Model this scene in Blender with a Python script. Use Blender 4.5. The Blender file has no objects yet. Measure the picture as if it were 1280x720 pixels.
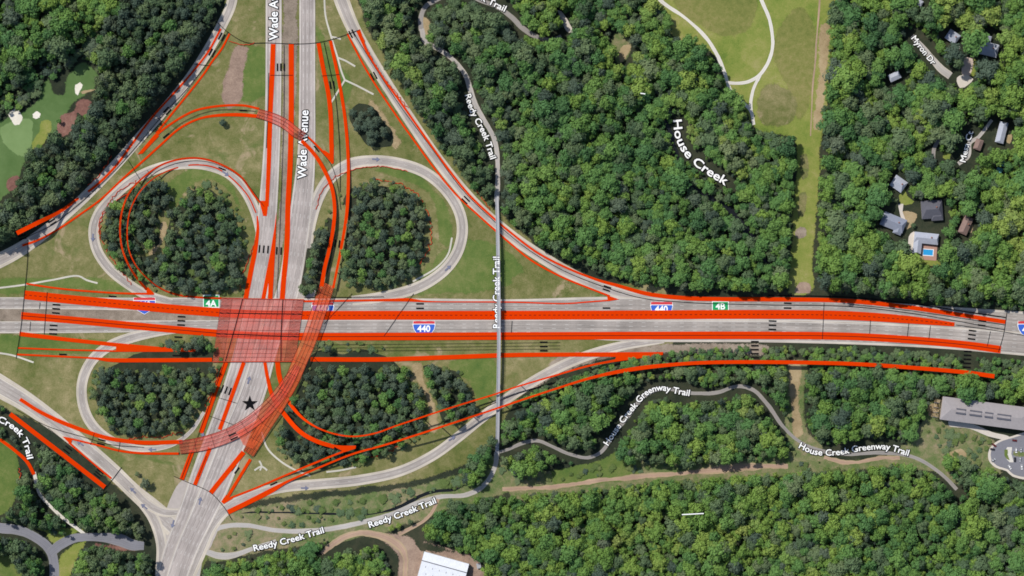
import bpy, bmesh, math, random
import numpy as np
from mathutils import Vector, Matrix
from mathutils.geometry import tessellate_polygon

random.seed(7); RNG = np.random.default_rng(11)
S = 0.75                    # metres per unit of the survey grid (1280 x 720 grid units)
H = 2400.0                  # aircraft height
scene = bpy.context.scene
COL = scene.collection

def W(px, py, z=0.0):
    k = 1.0 - z / H
    return ((px - 640) * S * k, (360 - py) * S * k, z)

# ------------------------------------------------------------------ materials
class NT:
    def __init__(s, name):
        s.m = bpy.data.materials.new(name); s.m.use_nodes = True
        s.n = s.m.node_tree.nodes; s.l = s.m.node_tree.links
        s.b = s.n['Principled BSDF']; s.b.inputs['Roughness'].default_value = 0.85
        s.b.inputs['Specular IOR Level'].default_value = 0.2
    def add(s, t, **kw):
        n = s.n.new(t)
        for k, v in kw.items(): setattr(n, k, v)
        return n
    def link(s, a, b): s.l.new(a, b)
    def put(s, inp, v):
        if isinstance(v, (int, float)): inp.default_value = v
        else: s.link(v, inp)
    def math(s, op, a, b=0.0, c=None):
        n = s.add('ShaderNodeMath', operation=op)
        s.put(n.inputs[0], a); s.put(n.inputs[1], b)
        if c is not None: s.put(n.inputs[2], c)
        return n.outputs[0]
    def pos(s): return s.add('ShaderNodeNewGeometry').outputs['Position']
    def noise(s, vec, scale, detail=4.0, rough=0.6, dist=0.0):
        n = s.add('ShaderNodeTexNoise'); n.inputs['Scale'].default_value = scale
        n.inputs['Detail'].default_value = detail; n.inputs['Roughness'].default_value = rough
        n.inputs['Distortion'].default_value = dist
        s.link(vec, n.inputs['Vector']); return n.outputs['Fac']
    def scaled(s, vec, x, y, z=1.0):
        n = s.add('ShaderNodeVectorMath', operation='MULTIPLY'); s.link(vec, n.inputs[0])
        n.inputs[1].default_value = (x, y, z); return n.outputs[0]
    def ramp(s, fac, stops):
        n = s.add('ShaderNodeValToRGB'); e = n.color_ramp.elements
        while len(e) < len(stops): e.new(0.5)
        for k, (p, c) in enumerate(stops):
            e[k].position = p; e[k].color = (*c, 1)
        s.link(fac, n.inputs[0]); return n.outputs[0]
    def mix(s, fac, a, b, mode='MIX'):
        n = s.add('ShaderNodeMix', data_type='RGBA', blend_type=mode)
        s.put(n.inputs[0], fac)
        for i, v in ((6, a), (7, b)):
            if isinstance(v, tuple): n.inputs[i].default_value = (*v, 1)
            else: s.link(v, n.inputs[i])
        return n.outputs[2]
    def bump(s, h, strength, dist):
        n = s.add('ShaderNodeBump'); n.inputs['Strength'].default_value = strength
        n.inputs['Distance'].default_value = dist
        s.link(h, n.inputs['Height']); s.link(n.outputs[0], s.b.inputs['Normal'])
    def out(s, c, rough=None):
        if isinstance(c, tuple): s.b.inputs['Base Color'].default_value = (*c, 1)
        else: s.link(c, s.b.inputs['Base Color'])
        if rough is not None: s.b.inputs['Roughness'].default_value = rough
        return s.m

def ground_mat(name, stops, big=0.012, mid=0.09, fine=0.9, w=(0.38, 0.36, 0.26), patch=None, bump=0.4, ragged=True):
    t = NT(name); p = t.pos()
    a = t.noise(p, big, 3, 0.55, 0.6); b = t.noise(p, mid, 4, 0.65, 0.3); c = t.noise(p, fine, 3, 0.7)
    f = t.math('MULTIPLY', a, w[0]); f = t.math('MULTIPLY_ADD', b, w[1], f); f = t.math('MULTIPLY_ADD', c, w[2], f)
    f = t.math('MULTIPLY_ADD', t.noise(p, .28, 4, .8), .16, t.math('SUBTRACT', f, .08))
    f = t.math('MULTIPLY_ADD', t.math('SUBTRACT', f, 0.5), 3.2, 0.5)
    col = t.ramp(f, stops)
    if patch:
        q = t.noise(p, patch[1], 4, 0.7, 0.8)
        m = t.ramp(q, [(patch[2], (0, 0, 0)), (patch[2] + 0.1, (1, 1, 1))])
        col = t.mix(m, col, patch[0])
        q = t.noise(t.scaled(p, .8, 1.2), .022, 5, .7, 1.2)
        m = t.ramp(q, [(.56, (0, 0, 0)), (.68, (.8, .8, .8))])
        col = t.mix(m, col, (.085, .125, .028))
    t.bump(c, bump, 0.35)
    # ragged rim: the cover thins out where it meets the next one ('edge' = grid units inside the outline)
    e = t.add('ShaderNodeAttribute', attribute_name='edge').outputs['Fac']
    rag = t.noise(p, .16, 5, .75)
    e = t.math('MULTIPLY_ADD', t.math('SUBTRACT', rag, .5), 11.0, e)
    e = t.math('MULTIPLY_ADD', t.math('SUBTRACT', t.noise(p, 1.3, 3, .8), .5), 9.0, e)
    if ragged: t.link(t.math('GREATER_THAN', e, 0.0), t.b.inputs['Alpha'])
    return t.out(col, 0.95)

M = {}
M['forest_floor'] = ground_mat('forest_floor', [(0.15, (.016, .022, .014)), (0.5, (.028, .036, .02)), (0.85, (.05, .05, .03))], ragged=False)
M['grass'] = ground_mat('verge_grass', [(0.0, (.060, .088, .020)), (0.28, (.115, .128, .036)), (0.55, (.172, .165, .064)), (0.8, (.245, .214, .100)), (1.0, (.33, .27, .15))], patch=((.31, .245, .145), .035, .59))
M['lush'] = ground_mat('lush_grass', [(0.1, (.062, .115, .024)), (0.5, (.108, .152, .036)), (0.9, (.18, .19, .066))])
M['meadow'] = ground_mat('meadow_grass', [(0.05, (.095, .155, .025)), (0.35, (.165, .21, .040)), (0.65, (.225, .24, .06)), (0.95, (.30, .275, .11))])
M['dry_meadow'] = ground_mat('dry_meadow_grass', [(0.1, (.115, .14, .032)), (0.5, (.175, .182, .050)), (0.9, (.25, .22, .085))], mid=0.2)
M['golf'] = ground_mat('fairway_grass', [(0.1, (.075, .135, .04)), (0.5, (.10, .165, .055)), (0.9, (.15, .20, .08))], w=(.5, .3, .1), bump=.1)
M['green'] = ground_mat('putting_grass', [(0.1, (.15, .23, .085)), (0.9, (.20, .29, .12))], w=(.5, .3, .1), bump=.1)
M['scrub'] = ground_mat('scrub', [(0.05, (.05, .095, .025)), (0.4, (.10, .145, .045)), (0.65, (.17, .175, .08)), (0.95, (.28, .22, .14))], mid=.12, w=(.4, .4, .25))
M['dirt'] = ground_mat('bare_dirt', [(0.1, (.16, .11, .085)), (0.5, (.27, .19, .145)), (0.9, (.38, .28, .21))])
M['tan'] = ground_mat('dry_soil', [(0.1, (.22, .165, .085)), (0.5, (.33, .25, .14)), (0.9, (.42, .33, .2))])
M['mulch'] = ground_mat('red_mulch', [(0.1, (.11, .055, .045)), (0.5, (.20, .10, .08)), (0.9, (.28, .16, .125))], mid=.2)
M['median'] = ground_mat('median_soil', [(0.1, (.15, .12, .09)), (0.5, (.25, .20, .155)), (0.9, (.36, .30, .24))])
M['sand'] = ground_mat('white_sand', [(0.1, (.62, .58, .48)), (0.9, (.78, .74, .65))], bump=.2)

def road_mat(name, base, shoulder, edge=0.72, tracks=0.25, lines=0.5, lane=3.65, patchy=0.18, blue=0.0):
    t = NT(name); p = t.pos()
    uv = t.add('ShaderNodeUVMap', uv_map='metric').outputs[0]
    un = t.add('ShaderNodeUVMap', uv_map='across').outputs[0]
    sx = t.add('ShaderNodeSeparateXYZ'); t.link(uv, sx.inputs[0]); u, v = sx.outputs[0], sx.outputs[1]
    sn = t.add('ShaderNodeSeparateXYZ'); t.link(un, sn.inputs[0]); a = t.math('ABSOLUTE', sn.outputs[0])
    streak = t.noise(t.scaled(uv, .55, .006), 1.0, 4, .7)
    cloud = t.noise(p, .03, 4, .65); fine = t.noise(p, .5, 4, .7)
    slab = t.noise(t.scaled(uv, .05, .045), 1.0, 1, .4)
    d = tuple(x * (1 - tracks) for x in base)
    col = t.ramp(streak, [(.32, d), (.55, base), (.72, tuple(min(1, x * 1.12) for x in base))])
    sh = t.ramp(a, [(edge - .06, (0, 0, 0)), (edge + .03, (1, 1, 1))])
    col = t.mix(sh, col, shoulder)
    g = t.math('MULTIPLY_ADD', t.math('SUBTRACT', cloud, .5), 2 * patchy, 1.0)
    g = t.math('MULTIPLY_ADD', t.math('SUBTRACT', fine, .5), patchy, g)
    g = t.math('MULTIPLY_ADD', t.math('SUBTRACT', slab, .5), patchy * 2.2, g)
    stain = t.noise(t.scaled(uv, .9, .05), 1.0, 5, .75)
    g = t.math('MULTIPLY_ADD', t.math('MINIMUM', t.math('SUBTRACT', .5, stain), 0.0), tracks * 2.0, g)
    if tracks > .05:      # darker wheel paths, two to a lane
        w = t.math('COSINE', t.math('MULTIPLY', u, 2 * math.pi / (lane / 2)))
        g = t.math('MULTIPLY_ADD', w, -.045, g)
    hs = t.add('ShaderNodeHueSaturation'); t.link(col, hs.inputs['Color']); t.link(g, hs.inputs['Value'])
    col = hs.outputs[0]
    if lines:             # worn white lane dashes and solid edge lines
        k = t.math('PINGPONG', t.math('ADD', u, lane / 2 * 0), lane / 2)
        on = t.math('LESS_THAN', k, .13)
        dash = t.math('LESS_THAN', t.math('MODULO', v, 12.0), 3.6)
        inn = t.math('LESS_THAN', a, edge - .1)
        m = t.math('MULTIPLY', t.math('MULTIPLY', on, dash), inn)
        e = t.math('LESS_THAN', t.math('ABSOLUTE', t.math('SUBTRACT', a, edge)), .014)
        m = t.math('MULTIPLY', t.math('MAXIMUM', m, e), lines)
        col = t.mix(m, col, (.75, .74, .7))
    return t.out(col, .9)

M['freeway'] = road_mat('freeway_concrete', (.345, .308, .278), (.46, .41, .35), .84, .42, .6, patchy=.3)
M['avenue'] = road_mat('avenue_concrete', (.395, .348, .322), (.46, .41, .36), .86, .40, .6, patchy=.28)
M['ramp'] = road_mat('ramp_concrete', (.37, .33, .30), (.49, .435, .36), .60, .28, .5, patchy=.26)
M['asphalt'] = road_mat('grey_asphalt', (.20, .20, .225), (.23, .225, .23), .9, .1, 0)
M['trail'] = road_mat('trail_paving', (.40, .375, .35), (.44, .40, .34), .8, .12, 0)
M['dark_trail'] = road_mat('shade_toned_trail_paving', (.27, .25, .235), (.29, .265, .23), .85, .1, 0)  # trail paving evenly darkened: the shade under the trees is put into the colour
M['white_path'] = road_mat('white_path_concrete', (.60, .57, .51), (.62, .58, .52), .85, .06, 0, patchy=.08)
M['dirt_track'] = road_mat('dirt_track', (.38, .26, .19), (.36, .27, .17), .6, .15, 0, patchy=.3)
M['ditch'] = road_mat('ditch_concrete', (.52, .49, .42), (.50, .47, .38), .8, .06, 0)
M['creek'] = NT('creek_water').out((.012, .014, .016), .15)

def paint(name, c, wear=.16, rough=.7):
    t = NT(name); p = t.pos(); t.b.inputs['Specular IOR Level'].default_value = 0.0
    n = t.noise(p, .25, 5, .7); n2 = t.noise(p, .02, 3, .6)
    g = t.math('MULTIPLY_ADD', t.math('SUBTRACT', n, .5), 2 * wear, 1.0)
    g = t.math('MULTIPLY_ADD', t.math('SUBTRACT', n2, .5), wear, g)
    hs = t.add('ShaderNodeHueSaturation'); hs.inputs['Color'].default_value = (*c, 1); t.link(g, hs.inputs['Value'])
    return t.out(hs.outputs[0], rough)
M['orange'] = paint('orange_paint', (.60, .036, .001), .12)
M['dark_orange'] = paint('dark_orange_paint', (.46, .030, .002), .14)
M['black'] = paint('black_paint', (.008, .008, .009), .2)
M['arrow'] = paint('worn_blue_grey_paint', (.16, .17, .24), .3)
M['white'] = paint('white_paint', (.82, .82, .80), .08)
M['blue_sign'] = paint('blue_paint', (.045, .12, .50), .08)
M['red_sign'] = paint('red_paint', (.55, .05, .06), .08)
M['green_sign'] = paint('green_paint', (.02, .30, .10), .08)
M['pier'] = paint('pier_concrete', (.42, .40, .37), .15)
M['rust'] = paint('red_mesh', (.42, .05, .02), .2)

def glassy(name, c, alpha):
    t = NT(name); p = t.pos()
    n = t.noise(p, .07, 5, .7); n2 = t.noise(t.scaled(p, .035, .22), 1.0, 4, .7)
    g = t.math('MULTIPLY_ADD', t.math('SUBTRACT', n, .5), 1.1, .96)
    g = t.math('MULTIPLY_ADD', t.math('SUBTRACT', n2, .5), 1.1, g)
    hs = t.add('ShaderNodeHueSaturation'); hs.inputs['Color'].default_value = (*c, 1); t.link(g, hs.inputs['Value'])
    t.out(hs.outputs[0], .6); t.b.inputs['Alpha'].default_value = alpha
    return t.m
M['red_deck'] = glassy('translucent_red_deck', (.78, .105, .065), .39)
M['red_deck_dense'] = glassy('translucent_red_deck_dense', (.70, .10, .025), .52)

def leaf_mat(name, stops, tint):
    t = NT(name); p = t.pos()
    oi = t.add('ShaderNodeObjectInfo')
    loc = t.noise(t.scaled(oi.outputs['Location'], 1, 1, 0), .011, 3, .6)
    loc = t.math('MULTIPLY_ADD', t.math('SUBTRACT', loc, .5), 1.5, 0.0)
    f = t.math('MULTIPLY_ADD', oi.outputs['Random'], .55, .22); f = t.math('ADD', f, loc)
    n = t.noise(p, .55, 3, .7)
    f = t.math('MULTIPLY_ADD', t.math('SUBTRACT', n, .5), .4, f)
    col = t.ramp(f, stops)
    fine = t.noise(p, 2.2, 2, .6)
    g = t.math('MULTIPLY_ADD', t.math('SUBTRACT', fine, .5), .9, 1.0)
    hs = t.add('ShaderNodeHueSaturation'); t.link(col, hs.inputs['Color']); t.link(g, hs.inputs['Value'])
    t.out(hs.outputs[0], .75); t.b.inputs['Specular IOR Level'].default_value = .15
    return t.m
M['leaf'] = leaf_mat('broadleaf_leaves', [(0, (0.050, 0.114, 0.046)), (.3, (0.072, 0.160, 0.050)), (.55, (0.104, 0.205, 0.053)), (.8, (0.149, 0.245, 0.055)), (1, (0.218, 0.269, 0.074))], 0)
M['bright_leaf'] = leaf_mat('bright_broadleaf_leaves', [(0, (0.076, 0.154, 0.040)), (.35, (0.113, 0.206, 0.044)), (.65, (0.160, 0.251, 0.048)), (1, (0.234, 0.289, 0.068))], 0)
M['pine'] = leaf_mat('pine_needles', [(0, (0.049, 0.079, 0.058)), (.5, (0.074, 0.108, 0.072)), (1, (0.122, 0.151, 0.090))], 0)
M['grey_leaf'] = leaf_mat('grey_green_leaves', [(0, (0.059, 0.103, 0.052)), (.5, (0.096, 0.146, 0.068)), (1, (0.154, 0.193, 0.088))], 0)  # grey-green foliage, the trees' own colour
M['bush'] = leaf_mat('bush_leaves', [(0, (.06, .10, .03)), (.5, (.10, .145, .04)), (1, (.18, .19, .08))], 0)
M['gold'] = leaf_mat('golden_leaves', [(0, (.16, .16, .03)), (1, (.26, .22, .05))], 0)
M['bark'] = paint('bark', (.10, .075, .055), .3, .95)

def roof_mat(name, c, stripe=0.0, period=.9, ang=0.0):
    t = NT(name); p = t.pos()
    n = t.noise(p, .35, 4, .65); n2 = t.noise(p, 1.6, 3, .7)
    g = t.math('MULTIPLY_ADD', t.math('SUBTRACT', n, .5), .35, 1.0)
    g = t.math('MULTIPLY_ADD', t.math('SUBTRACT', n2, .5), .25, g)
    if stripe:
        sx = t.add('ShaderNodeSeparateXYZ'); t.link(p, sx.inputs[0])
        k = t.math('ADD', t.math('MULTIPLY', sx.outputs[0], math.cos(ang)), t.math('MULTIPLY', sx.outputs[1], math.sin(ang)))
        s_ = t.math('LESS_THAN', t.math('PINGPONG', k, period / 2), period * .07)
        g = t.math('MULTIPLY_ADD', s_, -stripe, g)
    hs = t.add('ShaderNodeHueSaturation'); hs.inputs['Color'].default_value = (*c, 1); t.link(g, hs.inputs['Value'])
    return t.out(hs.outputs[0], .8)
M['roof_slate'] = roof_mat('slate_shingles', (.23, .25, .31))
M['roof_pale'] = roof_mat('pale_grey_shingles', (.36, .38, .44))
M['roof_dark'] = roof_mat('dark_shingles', (.10, .10, .12))
M['roof_brown'] = roof_mat('brown_shingles', (.22, .15, .13))
M['roof_membrane'] = roof_mat('grey_membrane', (.30, .275, .275))
M['roof_white'] = roof_mat('white_metal_roof', (.68, .70, .74), .12, 1.5, math.radians(-15))
M['wall_tan'] = paint('tan_siding', (.42, .35, .27), .12, .9)
M['wall_brick'] = paint('brick', (.28, .13, .095), .2, .9)
M['wall_white'] = paint('white_siding', (.70, .69, .66), .1, .9)
M['teal'] = paint('teal_cover', (.12, .34, .36), .15)
M['pool'] = NT('pool_water').out((.03, .30, .62), .12)
M['glass'] = NT('dark_glass').out((.02, .025, .03), .1)
M['car_red'] = NT('dark_red_car_paint').out((.14, .02, .02), .35)
M['car_dark'] = NT('charcoal_car_paint').out((.03, .03, .035), .35)
M['car_silver'] = NT('silver_car_paint').out((.45, .46, .48), .35)
M['car_white'] = NT('white_car_paint').out((.78, .78, .78), .35)
M['rubber'] = NT('tyre_rubber').out((.015, .015, .015), .9)
M['metal'] = paint('grey_metal', (.35, .36, .38), .1, .5)
M['deck_wood'] = paint('paving_brick', (.40, .24, .19), .2, .9)
M['pale_conc'] = paint('pale_concrete', (.55, .50, .44), .14, .9)
M['gore'] = paint('gore_pavement', (.40, .355, .325), .2, .9)
M['pink_conc'] = paint('pinkish_paving', (.50, .40, .34), .18, .9)
M['mesh_deck'] = paint('bridge_planks', (.36, .36, .38), .14, .85)

# ------------------------------------------------------------------ mesh helpers
def tag(o, label=None, cat=None, group=None, kind=None):
    if label: o['label'] = label
    if cat: o['category'] = cat
    if group: o['group'] = group
    if kind: o['kind'] = kind
    return o

def mk(name, verts, faces, mat, parent=None, origin=None, smooth=False):
    me = bpy.data.meshes.new(name)
    if origin is not None:
        verts = [(v[0] - origin[0], v[1] - origin[1], v[2] - origin[2]) for v in verts]
    me.from_pydata([tuple(v) for v in verts], [], faces)
    mats = mat if isinstance(mat, (list, tuple)) else [mat]
    for m in mats: me.materials.append(m)
    if smooth: me.shade_smooth()
    o = bpy.data.objects.new(name, me); COL.objects.link(o)
    if parent is not None: o.parent = parent
    elif origin is not None: o.location = origin
    return o

def empty(name, loc, rz=0):
    o = bpy.data.objects.new(name, None); COL.objects.link(o); o.location = loc; o.rotation_euler = (0, 0, rz)
    o.empty_display_size = .5
    return o

def curve(pts, step=3.0):
    """Catmull-Rom through control points (any number of columns); returns dense samples."""
    P = np.array(pts, float)
    if len(P) == 2:
        n = max(2, int(np.linalg.norm(P[1, :2] - P[0, :2]) / step))
        t = np.linspace(0, 1, n + 1)[:, None]; return P[0] * (1 - t) + P[1] * t
    Q = np.vstack([2 * P[0] - P[1], P, 2 * P[-1] - P[-2]]); out = []
    for i in range(1, len(Q) - 2):
        p0, p1, p2, p3 = Q[i - 1], Q[i], Q[i + 1], Q[i + 2]
        # centripetal parametrisation
        d = [max(1e-3, np.linalg.norm((b - a)[:2])) ** .5 for a, b in ((p0, p1), (p1, p2), (p2, p3))]
        t0, t1 = 0, d[0]; t2 = t1 + d[1]; t3 = t2 + d[2]
        n = max(1, int(np.linalg.norm((p2 - p1)[:2]) / step))
        for t in np.linspace(t1, t2, n, endpoint=False):
            A1 = (t1 - t) / (t1 - t0) * p0 + (t - t0) / (t1 - t0) * p1
            A2 = (t2 - t) / (t2 - t1) * p1 + (t - t1) / (t2 - t1) * p2
            A3 = (t3 - t) / (t3 - t2) * p2 + (t - t2) / (t3 - t2) * p3
            B1 = (t2 - t) / (t2 - t0) * A1 + (t - t0) / (t2 - t0) * A2
            B2 = (t3 - t) / (t3 - t1) * A2 + (t - t1) / (t3 - t1) * A3
            out.append((t2 - t) / (t2 - t1) * B1 + (t - t1) / (t2 - t1) * B2)
    out.append(Q[-2]); return np.array(out)

def normals2(P):
    T = np.gradient(P[:, :2], axis=0); T /= np.linalg.norm(T, axis=1)[:, None] + 1e-9
    return np.stack([-T[:, 1], T[:, 0]], 1)

RZ_ = [0.0]
CLEAR = []                  # (samples, half width) swathes where no tree stands

def ribbon(name, pts, mat, w=None, z=.2, step=3.0, clear=3.0, label=None, kind='structure', thick=0.0, jitter=0.0, parent=None, cross=4):
    """A paved strip. pts rows: (x, y) or (x, y, width)."""
    pts = [tuple(p) for p in pts]
    def onward(a, b):          # roads run on past the surveyed area
        if 0 <= a[0] <= 1280 and 0 <= a[1] <= 720: return []
        d = np.array(a[:2], float) - np.array(b[:2], float); d /= np.linalg.norm(d)
        return [(a[0] + d[0] * 230, a[1] + d[1] * 230) + tuple(a[2:])]
    if label and 'survey' not in name: pts = onward(pts[0], pts[1]) + pts + onward(pts[-1], pts[-2])
    RZ_[0] += .0013; z += RZ_[0] + .06
    P = curve([(p[0], p[1], p[2] if len(p) > 2 else w) for p in pts], step)
    N = normals2(P); n = len(P)
    jl = np.zeros(n); jr = np.zeros(n)
    if jitter:
        for arr in (jl, jr):
            r = RNG.normal(0, 1, n + 8); arr[:] = np.convolve(r, np.ones(9) / 3, 'valid')[:n] * jitter
    L = np.concatenate([[0], np.cumsum(np.linalg.norm(np.diff(P[:, :2], axis=0), axis=1))]) * S
    V, UV, UN = [], [], []
    for i in range(n):
        for k in range(cross + 1):
            f = k / cross * 2 - 1; hw = P[i, 2] / 2 + (jl[i] if f < 0 else jr[i]) * abs(f)
            V.append(W(*(P[i, :2] + N[i] * hw * f), z)); UV.append((f * P[i, 2] / 2 * S, L[i])); UN.append((f, 0))
    F = []
    for i in range(n - 1):
        for k in range(cross):
            a = i * (cross + 1) + k; F.append((a + 1, a, a + cross + 1, a + cross + 2))
    o = mk(name, V, F, mat, parent)
    me = o.data
    for nm, dat in (('metric', UV), ('across', UN)):
        lay = me.uv_layers.new(name=nm)
        idx = np.empty(len(me.loops), np.int32); me.loops.foreach_get('vertex_index', idx)
        lay.data.foreach_set('uv', np.array(dat, np.float32)[idx].ravel())
    at = me.attributes.new('edge', 'FLOAT', 'POINT'); at.data.foreach_set('value', np.array([(1 - abs(u[0])) * 8 - 1 for u in UN], np.float32))
    if me.polygons[0].normal.z < 0: me.flip_normals()
    if clear is not None: CLEAR.append((P[:, :2], P[:, 2] / 2 + clear))
    if parent is None: tag(o, label, None, None, kind)
    return o

def smooth_poly(pts, step=4.0, jitter=0.0):
    P = np.array(pts + pts[:1], float)
    C = curve(np.vstack([P[-2], P, P[1]]), step)
    d0 = np.argmin(np.linalg.norm(C - P[0], axis=1)[:len(C) // 2]); d1 = len(C) // 2 + np.argmin(np.linalg.norm(C[len(C) // 2:] - P[0], axis=1))
    C = C[d0:d1]
    if jitter:
        r = np.convolve(RNG.normal(0, 1, len(C) + 4), np.ones(5) / 2.2, 'valid')[:len(C)]
        C = C + normals2(C) * (r * jitter)[:, None]
    return C

def seg_dist(X, Y, C):
    """signed distance (positive inside) of points to a closed outline"""
    A = C; B = np.roll(C, -1, 0); best = np.full(X.shape, 1e9); inn = np.zeros(X.shape, bool)
    for (ax, ay), (bx, by) in zip(A, B):
        dx, dy = bx - ax, by - ay; l = dx * dx + dy * dy + 1e-12
        t = np.clip(((X - ax) * dx + (Y - ay) * dy) / l, 0, 1)
        best = np.minimum(best, (X - ax - t * dx) ** 2 + (Y - ay - t * dy) ** 2)
        if ay != by: inn ^= ((ay > Y) != (by > Y)) & (X < (bx - ax) * (Y - ay) / (by - ay) + ax)
    d = np.sqrt(best); return np.where(inn, d, -d)
PZ = [0.0]
RAGGED = {'grass', 'lush', 'meadow', 'dry_meadow', 'golf', 'green', 'scrub', 'dirt', 'tan', 'mulch', 'median', 'sand'}
def patch(name, pts, mat, z=.05, smooth=True, jitter=1.2, label=None, kind='structure', clear=False, step=4.0):
    PZ[0] += .0011; z += PZ[0]
    key = [k for k, m in M.items() if m == mat][0]
    if key in RAGGED:
        C = smooth_poly(pts, step, min(jitter, .8)); lo, hi = C.min(0) - 6, C.max(0) + 6
        g = min(4.0, max(1.0, max(hi - lo) / 60))
        xs = np.arange(lo[0], hi[0] + g, g); ys = np.arange(lo[1], hi[1] + g, g); X, Y = np.meshgrid(xs, ys)
        D = seg_dist(X, Y, C); keep = D > -5 - g; idx = -np.ones(D.shape, int)
        cell = (keep[:-1, :-1] | keep[1:, :-1] | keep[:-1, 1:] | keep[1:, 1:])
        use = np.zeros(D.shape, bool)
        for a_, b_ in ((0, 0), (1, 0), (0, 1), (1, 1)): use[a_:a_ + cell.shape[0], b_:b_ + cell.shape[1]] |= cell
        idx[use] = np.arange(use.sum())
        V = [W(x, y, z) for x, y in zip(X[use], Y[use])]
        J, I = np.nonzero(cell)
        F = np.stack([idx[J + 1, I], idx[J + 1, I + 1], idx[J, I + 1], idx[J, I]], 1).tolist()
        o = mk(name, V, F, mat)
        # small patches get a softer, narrower rim
        s = 1.0 if max(hi - lo) > 60 else (1.8 if max(hi - lo) > 36 else 3.0)
        at = o.data.attributes.new('edge', 'FLOAT', 'POINT'); at.data.foreach_set('value', (D[use] * s).astype(np.float32))
    else:
        C = smooth_poly(pts, step, jitter) if smooth else np.array(pts, float)
        V = [W(x, y, z) for x, y in C]
        F = tessellate_polygon([[Vector(v) for v in V]])
        o = mk(name, V, [tuple(f) for f in F], mat)
        bm = bmesh.new(); bm.from_mesh(o.data); bmesh.ops.recalc_face_normals(bm, faces=bm.faces); bm.to_mesh(o.data); bm.free()
        if sum(p.normal.z for p in o.data.polygons) < 0: o.data.flip_normals()
    tag(o, label, None, None, kind)
    if clear: CLEARP.append(C)
    return o
CLEARP = []

def slab_verts(C, z0, z1):
    """closed prism over outline C (grid units), z arrays or numbers"""
    n = len(C); z1 = np.broadcast_to(z1, n)
    V = [W(C[i][0], C[i][1], z1[i]) for i in range(n)] + [W(C[i][0], C[i][1], z0 if np.isscalar(z0) else z0[i]) for i in range(n)]
    return V

def strip_solid(P, N, hw, z, t):
    """swept rectangular section; P centre samples, hw half widths, z top heights, t thickness"""
    V, F = [], []
    for i in range(len(P)):
        l = P[i, :2] + N[i] * hw[i]; r = P[i, :2] - N[i] * hw[i]
        V += [W(*l, z[i]), W(*r, z[i]), W(*r, z[i] - t), W(*l, z[i] - t)]
    for i in range(len(P) - 1):
        a, b = 4 * i, 4 * i + 4
        for k in range(4): F.append((a + k, a + (k + 1) % 4, b + (k + 1) % 4, b + k))
    F += [(3, 2, 1, 0), tuple(4 * (len(P) - 1) + k for k in range(4))]
    return V, F

def fix(o):
    bm = bmesh.new(); bm.from_mesh(o.data); bmesh.ops.recalc_face_normals(bm, faces=bm.faces); bm.to_mesh(o.data); bm.free()

BAND_Z = [0.50]
def band(label, pts, w=None, z=None, line=None, mat='orange', group=None, piers=True, clear=2.0, t=.3, name='painted_band', cat='painted band'):
    """Orange band. pts rows (x, y[, width[, z]]). line: None, 'solid', 'dotted'. Elevated stretches stand on piers."""
    BAND_Z[0] += .006
    zz = BAND_Z[0]
    rows = []
    for p in pts:
        rows.append((p[0], p[1], p[2] if len(p) > 2 and p[2] else w, (p[3] if len(p) > 3 else (z or 0)) + zz))
    P = curve(rows, 3.0); N = normals2(P)
    o0 = W(P[0, 0], P[0, 1], 0)
    V, F = strip_solid(P, N, P[:, 2] / 2, P[:, 3], t)
    o = mk(name, V, F, M[mat], origin=o0); fix(o)
    tag(o, label, cat, group)
    # thin black outline strips painted along both edges
    def painted(nm, off, hwid, keep=None):
        VV, FF = [], []
        for i in range(len(P) - 1):
            if keep and not keep(i): continue
            b = len(VV)
            for j in (i, i + 1):
                c = P[j, :2] + N[j] * (off(j) if callable(off) else off)
                VV += [W(*(c + N[j] * hwid), P[j, 3] + .03), W(*(c - N[j] * hwid), P[j, 3] + .03)]
            FF.append((b + 1, b, b + 2, b + 3))
        VV = [(v[0] - o0[0], v[1] - o0[1], v[2] - o0[2]) for v in VV]
        q = mk(nm, VV, FF, M['black'], o)
        if q.data.polygons[0].normal.z < 0: q.data.flip_normals()
    if line == 'solid': painted('centre_line', 0, .38)
    if line == 'dotted': painted('dotted_marking', 0, .36, lambda i: i % 2 == 0)
    if piers:
        L = 0; last = -20
        for i in range(len(P)):
            if i: L += np.linalg.norm(P[i, :2] - P[i - 1, :2])
            if P[i, 3] > 4 and L - last > 42 and 2 < i < len(P) - 2:
                last = L; x, y, _ = W(P[i, 0], P[i, 1], P[i, 3]); h = P[i, 3] - t - .02
                r = min(.55, P[i, 2] * S * .3)
                vv = [(x - o0[0] + r * math.cos(a), y - o0[1] + r * math.sin(a), zz2) for zz2 in (0, h) for a in [k * math.pi / 4 for k in range(8)]]
                ff = [(k, (k + 1) % 8, 8 + (k + 1) % 8, 8 + k) for k in range(8)]
                mk('pier', vv, ff, M['pier'], o)
    if clear is not None:
        low = P[:, 3] < 9
        if low.any(): CLEAR.append((P[low][:, :2], P[low][:, 2] / 2 + clear))
    return o

def gore(label, pts, mat='orange', z=0, name='painted_band', cat='painted band', t=.3):
    BAND_Z[0] += .006
    C = np.array(pts, float); n = len(C); zz = z + BAND_Z[0]
    o0 = W(C[0][0], C[0][1], 0)
    V = slab_verts(C, zz - t, zz)
    F = [tuple(f) for f in tessellate_polygon([[Vector(v) for v in V[:n]]])]
    F += [tuple(n + i for i in f) for f in F]
    F += [(i, (i + 1) % n, n + (i + 1) % n, n + i) for i in range(n)]
    o = mk(name, V, F, M[mat], origin=o0); fix(o)
    CLEARP.append(C)
    return tag(o, label, cat)

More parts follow.
